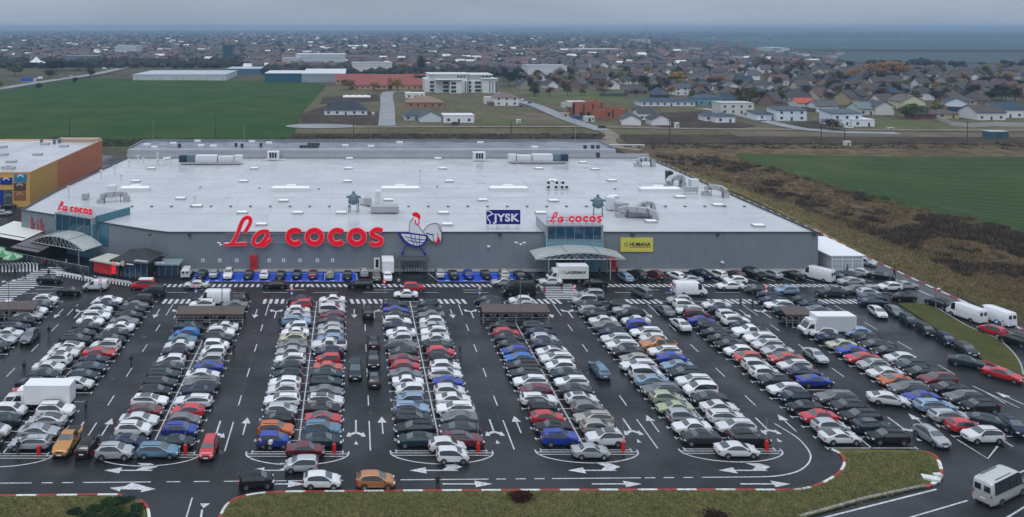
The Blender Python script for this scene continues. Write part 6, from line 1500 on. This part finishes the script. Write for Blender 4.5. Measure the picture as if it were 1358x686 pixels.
# motorbike with a rider's luggage at the row end
p=W(351,596); r=empty('motorbike',p,R(160),'black and white motorbike parked at the end of the fourth row','motorbike')
mb=MB(); mb.tube((-.5,0,.65),(.45,0,.75),.16,.2,n=10); mb.box((-.35,0,.86),(.6,.26,.12)); mb.tube((.45,0,.8),(.72,0,.32),.05); mb.box((0,0,.42),(.45,.3,.35)); mb.build('frame',M['black'],r)
mb=MB(); mb.box((.5,0,.98),(.28,.42,.4)); mb.build('fairing',flat((.6,.6,.62),.3),r); mb=MB(); mb.box((-.75,0,.95),(.38,.5,.36)); mb.build('top_case',flat((.6,.6,.62),.3),r)
for x in(-.68,.72): o=bpy.data.objects.new('wheel',wheel_mesh(.31)); C.objects.link(o); o.parent=r; o.location=(x,0,.31)
# ------------------------------------------------------------------ trees and scrub
rt=random.Random(9)
LEAFM={}
def leafmat(c):
    if c not in LEAFM: LEAFM[c]=mat('foliage',c,.9,spec=.1,noise=[(.5,tuple(x*.55 for x in c),.7,4),(2.5,tuple(min(.5,x*1.5) for x in c),.5,4)])
    return LEAFM[c]
def crown(rx,rz,n,size,seed,bare=.0):
    g=random.Random(seed); mb=MB(); lobes=[(g.uniform(-.5,.5)*rx,g.uniform(-.5,.5)*rx,g.uniform(-.45,.5)*rz,g.uniform(.4,.7)) for _ in range(8)]
    for _ in range(n):
        lx,ly,lz,lr=g.choice(lobes)
        v=Vector((g.gauss(0,1),g.gauss(0,1),g.gauss(0,1))).normalized()*(g.random()**.45)*lr
        p=Vector((lx+v.x*rx,ly+v.y*rx,lz+v.z*rz)); s=size*g.uniform(.5,1.3)
        a=Vector((g.gauss(0,1),g.gauss(0,1),g.gauss(0,.7))).normalized(); b=a.orthogonal().normalized()
        mb.add([p-a*s,p-b*s*.7,p+a*s,p+b*s*.7],[(0,1,2,3)])
    return mb
TREEP={}
def tree(px,py,h,w,col,label,kind='leafy',z=-.6,group='trees among the houses',Y=None):
    p=W(px,py) if Y is None else Vector((visx(px,Y),Y,0))
    key=(col,kind,rt.randrange(2))
    if key not in TREEP:
        o=crown(.5,.5,900 if kind!='bare' else 420,.045 if kind!='bare' else .05,len(TREEP)+40).build('crown',leafmat(col)); TREEP[key]=o.data; bpy.data.objects.remove(o)
        if 'trunk' not in TREEP:
            mb=MB(); mb.tube((0,0,0),(0,0,.55),.030,.016,n=7)
            for k in range(6):
                a=k*1.05+.3; mb.tube((0,0,.28+.04*k),(.24*math.cos(a),.24*math.sin(a),.55+.05*k),.012,.005,n=5)
            o=mb.build('trunk',M['bark']); TREEP['trunk']=o.data; bpy.data.objects.remove(o)
    r=empty({'leafy':'broadleaf_tree','bare':'bare_tree','conifer':'conifer'}[kind],(p.x,p.y,z),rt.uniform(0,6),label,'tree',group)
    t=bpy.data.objects.new('trunk',TREEP['trunk']); C.objects.link(t); t.parent=r; t.scale=(h,h,h)
    c=bpy.data.objects.new('crown',TREEP[key]); C.objects.link(c); c.parent=r; c.scale=(w,w,h*.78); c.location=(0,0,h*.60)
    return r
GOLD=(.26,.17,.035);GLD2=(.22,.12,.04);OLV=(.13,.13,.03);DGR=(.012,.030,.018);BRT=(.070,.045,.035);PGR=(.09,.12,.035);PUR=(.05,.04,.045)
for px,py,h,w,c,l in((463,118,9,12,GOLD,'golden autumn tree left among the red roofs'),(497,120,8,13,GLD2,'rusty golden tree between the red roofs'),(527,120,11,13,GOLD,'golden tree right among the red roofs'),(535,99,12,10,OLV,'yellow-green tree behind the red roofs'),(898,113,13,22,GOLD,'large golden tree in the middle of the village'),
 (994,135,11,14,OLV,'yellow-green tree behind the concrete house'),(1032,136,10,10,OLV,'olive tree left of the bright red roof'),(1163,106,18,22,GLD2,'orange tree at the far edge of the village, left of two'),(1186,106,20,26,GLD2,'orange tree at the far edge of the village, right of two'),(1130,107,14,18,GLD2,'dull golden tree at the far edge of the village'),(1018,93,16,30,GLD2,'brown-gold tree at the back of the village'),
 (1202,156,8,10,PGR,'green tree left of the dark red hut'),(1214,155,8.5,11,PGR,'green tree nearest the dark red hut'),(1245,150,8,10,OLV,'olive tree behind the dark red hut'),(1328,132,11,14,DGR,'dark green tree between the right-hand roofs'),(675,113,14,17,DGR,'dark evergreen tree right of the apartments'),(690,112,11,14,DGR,'smaller dark evergreen right of the apartments'),(558,112,10,14,DGR,'dark tree left of the apartments'),
 (559,98,22,12,DGR,'tall dark pointed tree behind the red roofs'),(441,150,7,8,DGR,'dark tree beside the black-roofed bungalow'),(20,100,13,17,OLV,'olive tree beside the marquee'),(66,104,10,14,DGR,'dark tree by the highway, left'),(120,102,10,10,DGR,'dark tree by the highway, right'),(100,110,6,6,DGR,'small dark tree at the field edge'),(52,118,6,6,DGR,'dark bush at the left field edge'),(75,93,13,30,DGR,'dark grove behind the highway'),(100,93,13,30,DGR,'dark grove right of the marquee'),
 (0,117,9,9,OLV,'olive bush at the left edge of the field'),(1238,100,12,16,OLV,'olive tree among the farthest right houses'),(985,141,7,10,PGR,'pale green bush by the blue-roofed building'),(1064,92,12,20,GLD2,'brown tree behind the village, centre'),(935,132,6,12,DGR,'dark hedge tree before the white house row'),(1100,170,5,14,BRT,'leafless brown bush beside the modern house')):
    tree(px,py,h,w,c,l)
TY=(525,565,610,660,710,765,825,895,965); TN=[0]*9; TL=[]
for i in range(420):
    b=rt.randrange(9); Y=TY[b]+rt.uniform(-9,9); px=rt.uniform(700,1358); x=visx(px,Y); pyb=CY+F*H/Y
    if pyb>128 and px<905: continue
    if any(abs(x-a)<q*.55 and abs(Y-c)<q*.5 for a,c,q in taken): continue
    TL.append((b,px,Y)); taken.append((x,Y,6))
TL.sort()
for b,px,Y in TL:
    c=rt.choice((BRT,BRT,PUR,DGR,DGR,OLV,PUR,GLD2)); h=rt.uniform(5,10)
    tree(px,0,h,h*rt.uniform(.8,1.2),c,'%s tree behind the %s village street, %s from the left there'%({BRT:'bare brown',PUR:'bare greyish',DGR:'dark green',OLV:'olive',GLD2:'rusty'}[c],ORD[b],ordn(TN[b])),'bare' if c in(BRT,PUR) else 'leafy',Y=Y); TN[b]+=1
print('TREES',len(TL))
# the far town: one mass of roofs and one of trees
mt=MB(); rn=random.Random(77)
cols=[(.24,.23,.24),(.19,.175,.18),(.42,.42,.42),(.11,.072,.066),(.072,.062,.068),(.17,.085,.068),(.05,.052,.062),(.62,.62,.62)]
def fbox(x,y,w,d,h,mi,ri,rs):
    mt.add([(x-w/2,y-d/2,-1),(x+w/2,y-d/2,-1),(x+w/2,y+d/2,-1),(x-w/2,y+d/2,-1),(x-w/2,y-d/2,h),(x+w/2,y-d/2,h),(x+w/2,y+d/2,h),(x-w/2,y+d/2,h)],[(0,1,5,4),(1,2,6,5),(3,0,4,7)],mi)
    mt.add([(x-w/2-.5,y-d/2-.5,h),(x+w/2+.5,y-d/2-.5,h),(x+w/2+.5,y+d/2+.5,h),(x-w/2-.5,y+d/2+.5,h),(x-w/2,y,h+rs),(x+w/2,y,h+rs)],[(0,1,5,4),(1,2,5),(2,3,4,5),(3,0,4)],ri)
for i in range(4300):
    py=43.5+52*rn.random()**1.15; Y=F*H/(py-CY); px=rn.uniform(-60,1120)
    if px>690 and py>90: continue
    if px<330 and py>82: continue
    if px>640 and rn.random()<min(.97,(px-640)/420 if py<70 else (px-640)/600): continue
    if py<58 and px>620 and rn.random()<.75: continue
    if py>93 and not(430<px<700): continue
    if any(abs(visx(px,Y)-a)<q*.8 and abs(Y-b)<q*.8 for a,b,q in taken): continue
    big=rn.random()<.012; w=rn.uniform(8,15)*(3 if big else 1); 
    fbox(visx(px,Y),Y,w,rn.uniform(8,12),rn.uniform(3,6)*(1.5 if big else 1),rn.choice((0,0,1,1,2,2)) if rn.random()<.93 else 7,rn.choice((3,3,4,4,4,5,6,6)) if rn.random()<.94 else 7,rn.uniform(1.5,3.5))
o=mt.build('distant_town',[flat(c,.8) for c in cols]); tag(o,'far-off town reading as one mass of roofs','town',kind='stuff')
mt=MB(); 
bm=bmesh.new(); bmesh.ops.create_icosphere(bm,subdivisions=1,radius=1); IV=[v.co.copy() for v in bm.verts]; IF=[[v.index for v in f.verts] for f in bm.faces]; bm.free()
for i in range(11500):
    py=42.6+58*rn.random()**1.3; Y=F*H/(py-CY); px=rn.uniform(-80,1420)
    if px>690 and py>88: continue
    if px<350 and py>90: continue
    if px>900 and py>46 and not(84<py<95 and rn.random()<.35): continue
    if px>700 and 44<py<60 and rn.random()<.6: continue
    if py>99 and not(430<px<700): continue
    s=rn.uniform(2.5,5.5); x=visx(px,Y)
    w=s*rn.uniform(.8,1.4)*(1+Y/6000)
    mt.add([(x+v.x*w*rn.uniform(.7,1.2),Y+v.y*w,s*.6+v.z*s*rn.uniform(.5,1.25)) for v in IV],IF,rn.choice((0,0,1,1,2,3)))
o=mt.build('distant_trees',[leafmat(c) for c in((.035,.030,.032),(.018,.030,.026),(.06,.045,.04),(.03,.04,.022))]); tag(o,'far-off trees between the roofs of the plain','trees',kind='stuff')
# low ridge on the horizon at the right
mb=MB(); n=60; vs=[]
for i in range(n+1):
    x=1200+i*190; hh=22+10*math.sin(i*.35)+5*math.sin(i*1.3)
    if i<4: hh*=i/4
    vs+=[(x,9200,-2),(x,9600,hh),(x,11500,hh*.8)]
mb.add(vs,[(3*i+k,3*i+3+k,3*i+4+k,3*i+1+k) for i in range(n) for k in range(2)]); struct('hills',mb,flat((.03,.05,.045),.9))
# scrub: leafless bushes and dry tufts, too many to count
def inpoly(x,y,P):
    c=False; j=len(P)-1
    for i in range(len(P)):
        if (P[i][1]>y)!=(P[j][1]>y) and x<(P[j][0]-P[i][0])*(y-P[i][1])/(P[j][1]-P[i][1])+P[i][0]: c=not c
        j=i
    return c
BUSHP=[(868,205),(905,203),(978,205),(1000,214),(1050,229),(1105,244),(1160,261),(1235,279),(1310,295),(1358,309),(1400,320),(1400,425),(1300,375),(1220,335),(1150,308),(1050,268),(960,240),(905,226)]
import mathutils.noise as _N
gb=random.Random(31); mb=MB(); nb=0
while nb<4600:
    px=gb.uniform(868,1400); py=203+197*gb.random()
    if not inpoly(px,py,BUSHP): continue
    nb+=1; p=W(px,py); pn=math.sin(p.x*.11+2*math.sin(p.y*.05))+math.sin(p.y*.083+p.x*.031)
    ed=min(abs((px-870)*.36+212-py),40)/40; nv=_N.noise(Vector((p.x*.045,p.y*.045,3)))+.6*_N.noise(Vector((p.x*.13,p.y*.13,9))); dk=nv>.10 and gb.random()<.85
    if not dk and gb.random()<.35: continue
    s=gb.uniform(.25,.7)*(1.7 if dk and gb.random()<.5 else 1.); mi=gb.choice((0,1,3,0)) if dk else gb.choice((1,2,2,2,4,4))
    for k in range(30):
        a=gb.uniform(0,6.28); r_=gb.random()**.5*s*1.2; b=Vector((p.x+r_*math.cos(a),p.y+r_*math.sin(a),-.3)); t=b+Vector((gb.gauss(0,.3)*s,gb.gauss(0,.3)*s,s*gb.uniform(.45,1.05))); q=Vector((gb.gauss(0,1),gb.gauss(0,1),0)).normalized()*.10*s
        mb.add([b-q,b+q,t+q*.7,t-q*.3],[(0,1,2,3)],mi)
o=mb.build('scrub_bushes',[flat(c,.95) for c in((.065,.045,.030),(.11,.075,.045),(.17,.12,.062),(.045,.038,.025),(.22,.165,.085))]); tag(o,'brown leafless scrub between the verge and the green field','scrub',kind='stuff')
gb=random.Random(32); mb=MB()
VP=[(890,222),(960,238),(1050,264),(1150,300),(1300,355),(1400,402),(1400,455),(1340,428),(1240,381),(1190,358),(1085,303),(985,256)]
nb=0
while nb<9000:
    px=gb.uniform(890,1400); py=222+235*gb.random()
    if not inpoly(px,py,VP): continue
    nb+=1; p=W(px,py); s=gb.uniform(.15,.5); mi=gb.choice((0,1,1,2))
    for k in range(5):
        b=Vector((p.x+gb.gauss(0,.25),p.y+gb.gauss(0,.25),-.2)); t=b+Vector((gb.gauss(0,.15),gb.gauss(0,.15),s)); q=Vector((gb.gauss(0,1),gb.gauss(0,1),0)).normalized()*.05
        mb.add([b-q,b+q,t],[(0,1,2)],mi)
o=mb.build('dry_tufts',[flat(c,.95) for c in((.10,.09,.034),(.18,.14,.065),(.25,.19,.10))]); tag(o,'dry grass tufts on the verge beside the perimeter road','grass',kind='stuff')
# dark brush strip behind the rear roof and along the track
mb=MB(); gb=random.Random(33)
for i in range(1500):
    if i<1150: px=gb.uniform(0,800) if i<900 else gb.uniform(380,790); py=gb.uniform(183,191) if px<385 else gb.uniform(177,189)
    else: px=gb.uniform(840,1380); py=gb.uniform(189,196)
    p=W(px,py); s=gb.uniform(.3,1.0); mi=gb.choice((0,0,1,2,2))
    for k in range(14):
        b=Vector((p.x+gb.gauss(0,1.3)*s,p.y+gb.gauss(0,.8)*s,-.6)); t=b+Vector((gb.gauss(0,.3),gb.gauss(0,.3),s*gb.uniform(.5,1.1))); q=Vector((gb.gauss(0,1),gb.gauss(0,1),0)).normalized()*.16*s
        mb.add([b-q,b+q,t+q*.6,t-q*.6],[(0,1,2,3)],mi)
o=mb.build('brush_strip',[flat(c,.95) for c in((.022,.020,.016),(.05,.038,.024),(.09,.07,.04))]); tag(o,'dark brush growing in the ditch behind the stores','scrub',kind='stuff')
mb=MB(); gb=random.Random(34); LP=[(283,700),(303,669),(345,656.5),(440,654.5),(1040,652),(1090,644),(1120,624),(1122,603),(1225,600),(1245,625),(1225,648),(1060,688),(1000,710)]
LP2=[(-40,661),(160,661),(185,668),(194,690),(194,710),(-40,710)]
nb=0
while nb<26000:
    px=gb.uniform(-40,1250); py=600+92*gb.random()
    if not(inpoly(px,py,LP) or inpoly(px,py,LP2)): continue
    nb+=1; p=W(px,py); s=gb.uniform(.05,.16); mi=gb.choice((0,1,1,2,3))
    for k in range(3):
        b=Vector((p.x+gb.gauss(0,.12),p.y+gb.gauss(0,.12),.115)); t=b+Vector((gb.gauss(0,.06),gb.gauss(0,.06),s)); q=Vector((gb.gauss(0,1),gb.gauss(0,1),0)).normalized()*.03
        mb.add([b-q,b+q,t],[(0,1,2)],mi)
o=mb.build('lawn_tufts',[flat(c,.95) for c in((.055,.065,.018),(.11,.105,.035),(.18,.15,.07),(.28,.25,.16))]); tag(o,'short uneven grass of the kerbed lawns','grass',kind='stuff')
# shrubs on the lawns
def shrub(px,py,w,h,col,label,n=2600,d=None,name='shrub'):
    p=W(px,py); r=empty(name,(p.x,p.y,.12),0,label,'shrub'); o=crown(w/2,h/2,n,.10,int(px)).build('foliage',leafmat(col),r); o.location=(0,0,h*.45); 
    if d: o.scale=(1,d/w,1)
    mb=MB()
    for k in range(5): a=k*1.25; mb.tube((0,0,0),(w*.2*math.cos(a),w*.2*math.sin(a),h*.5),.04,.02,n=5)
    mb.build('stem',M['bark'],r)
for i,(px,py,w_,h_,d_) in enumerate(((128,678,2.3,.5,1.4),(146,672,2.6,.6,1.6),(166,669,2.4,.55,1.5),(182,677,2.0,.5,1.6),(152,684,2.9,.65,1.8),(174,689,2.7,.6,1.7),(116,688,2.3,.5,1.6),(135,693,2.8,.55,1.5),(100,682,1.6,.4,1.1))):
    shrub(px,py,w_,h_,((.022,.048,.020),(.030,.055,.022),(.018,.038,.020))[i%3],'dark green juniper in the corner lawn clump, %s from its back left'%ORD[i],900,d_,'juniper')
shrub(693,666,3.1,1.1,(.045,.018,.014),'dark reddish bush alone on the front lawn',1700,1.6); shrub(953,693,3.0,1.2,(.035,.02,.014),'dark bush cut off by the bottom edge',1200,2)
# litter-like pale stones on the verge
# ------------------------------------------------------------------ haze
mb=MB(); mb.b2(-15000,15000,-100,13900,-4.,63); hz=mb.build('haze',[]); 
hm_=bpy.data.materials.new('haze_air'); hm_.use_nodes=True; nt=hm_.node_tree; nt.nodes.clear()
out=nt.nodes.new('ShaderNodeOutputMaterial'); pv=nt.nodes.new('ShaderNodeVolumePrincipled'); pv.inputs['Color'].default_value=(.40,.56,.76,1); pv.inputs['Density'].default_value=HAZE; pv.inputs['Anisotropy'].default_value=0.
nt.links.new(pv.outputs[0],out.inputs['Volume']); hz.data.materials.append(hm_); tag(hz,'thin blue haze over the plain','haze',kind='stuff')
for t,o in PROTO.items():
    if t not in used:
        for ch in list(o.children): bpy.data.objects.remove(ch)
        bpy.data.objects.remove(o)
print('CARS',NCAR[0],'HOUSES',cnth,'OBJECTS',len(bpy.data.objects))
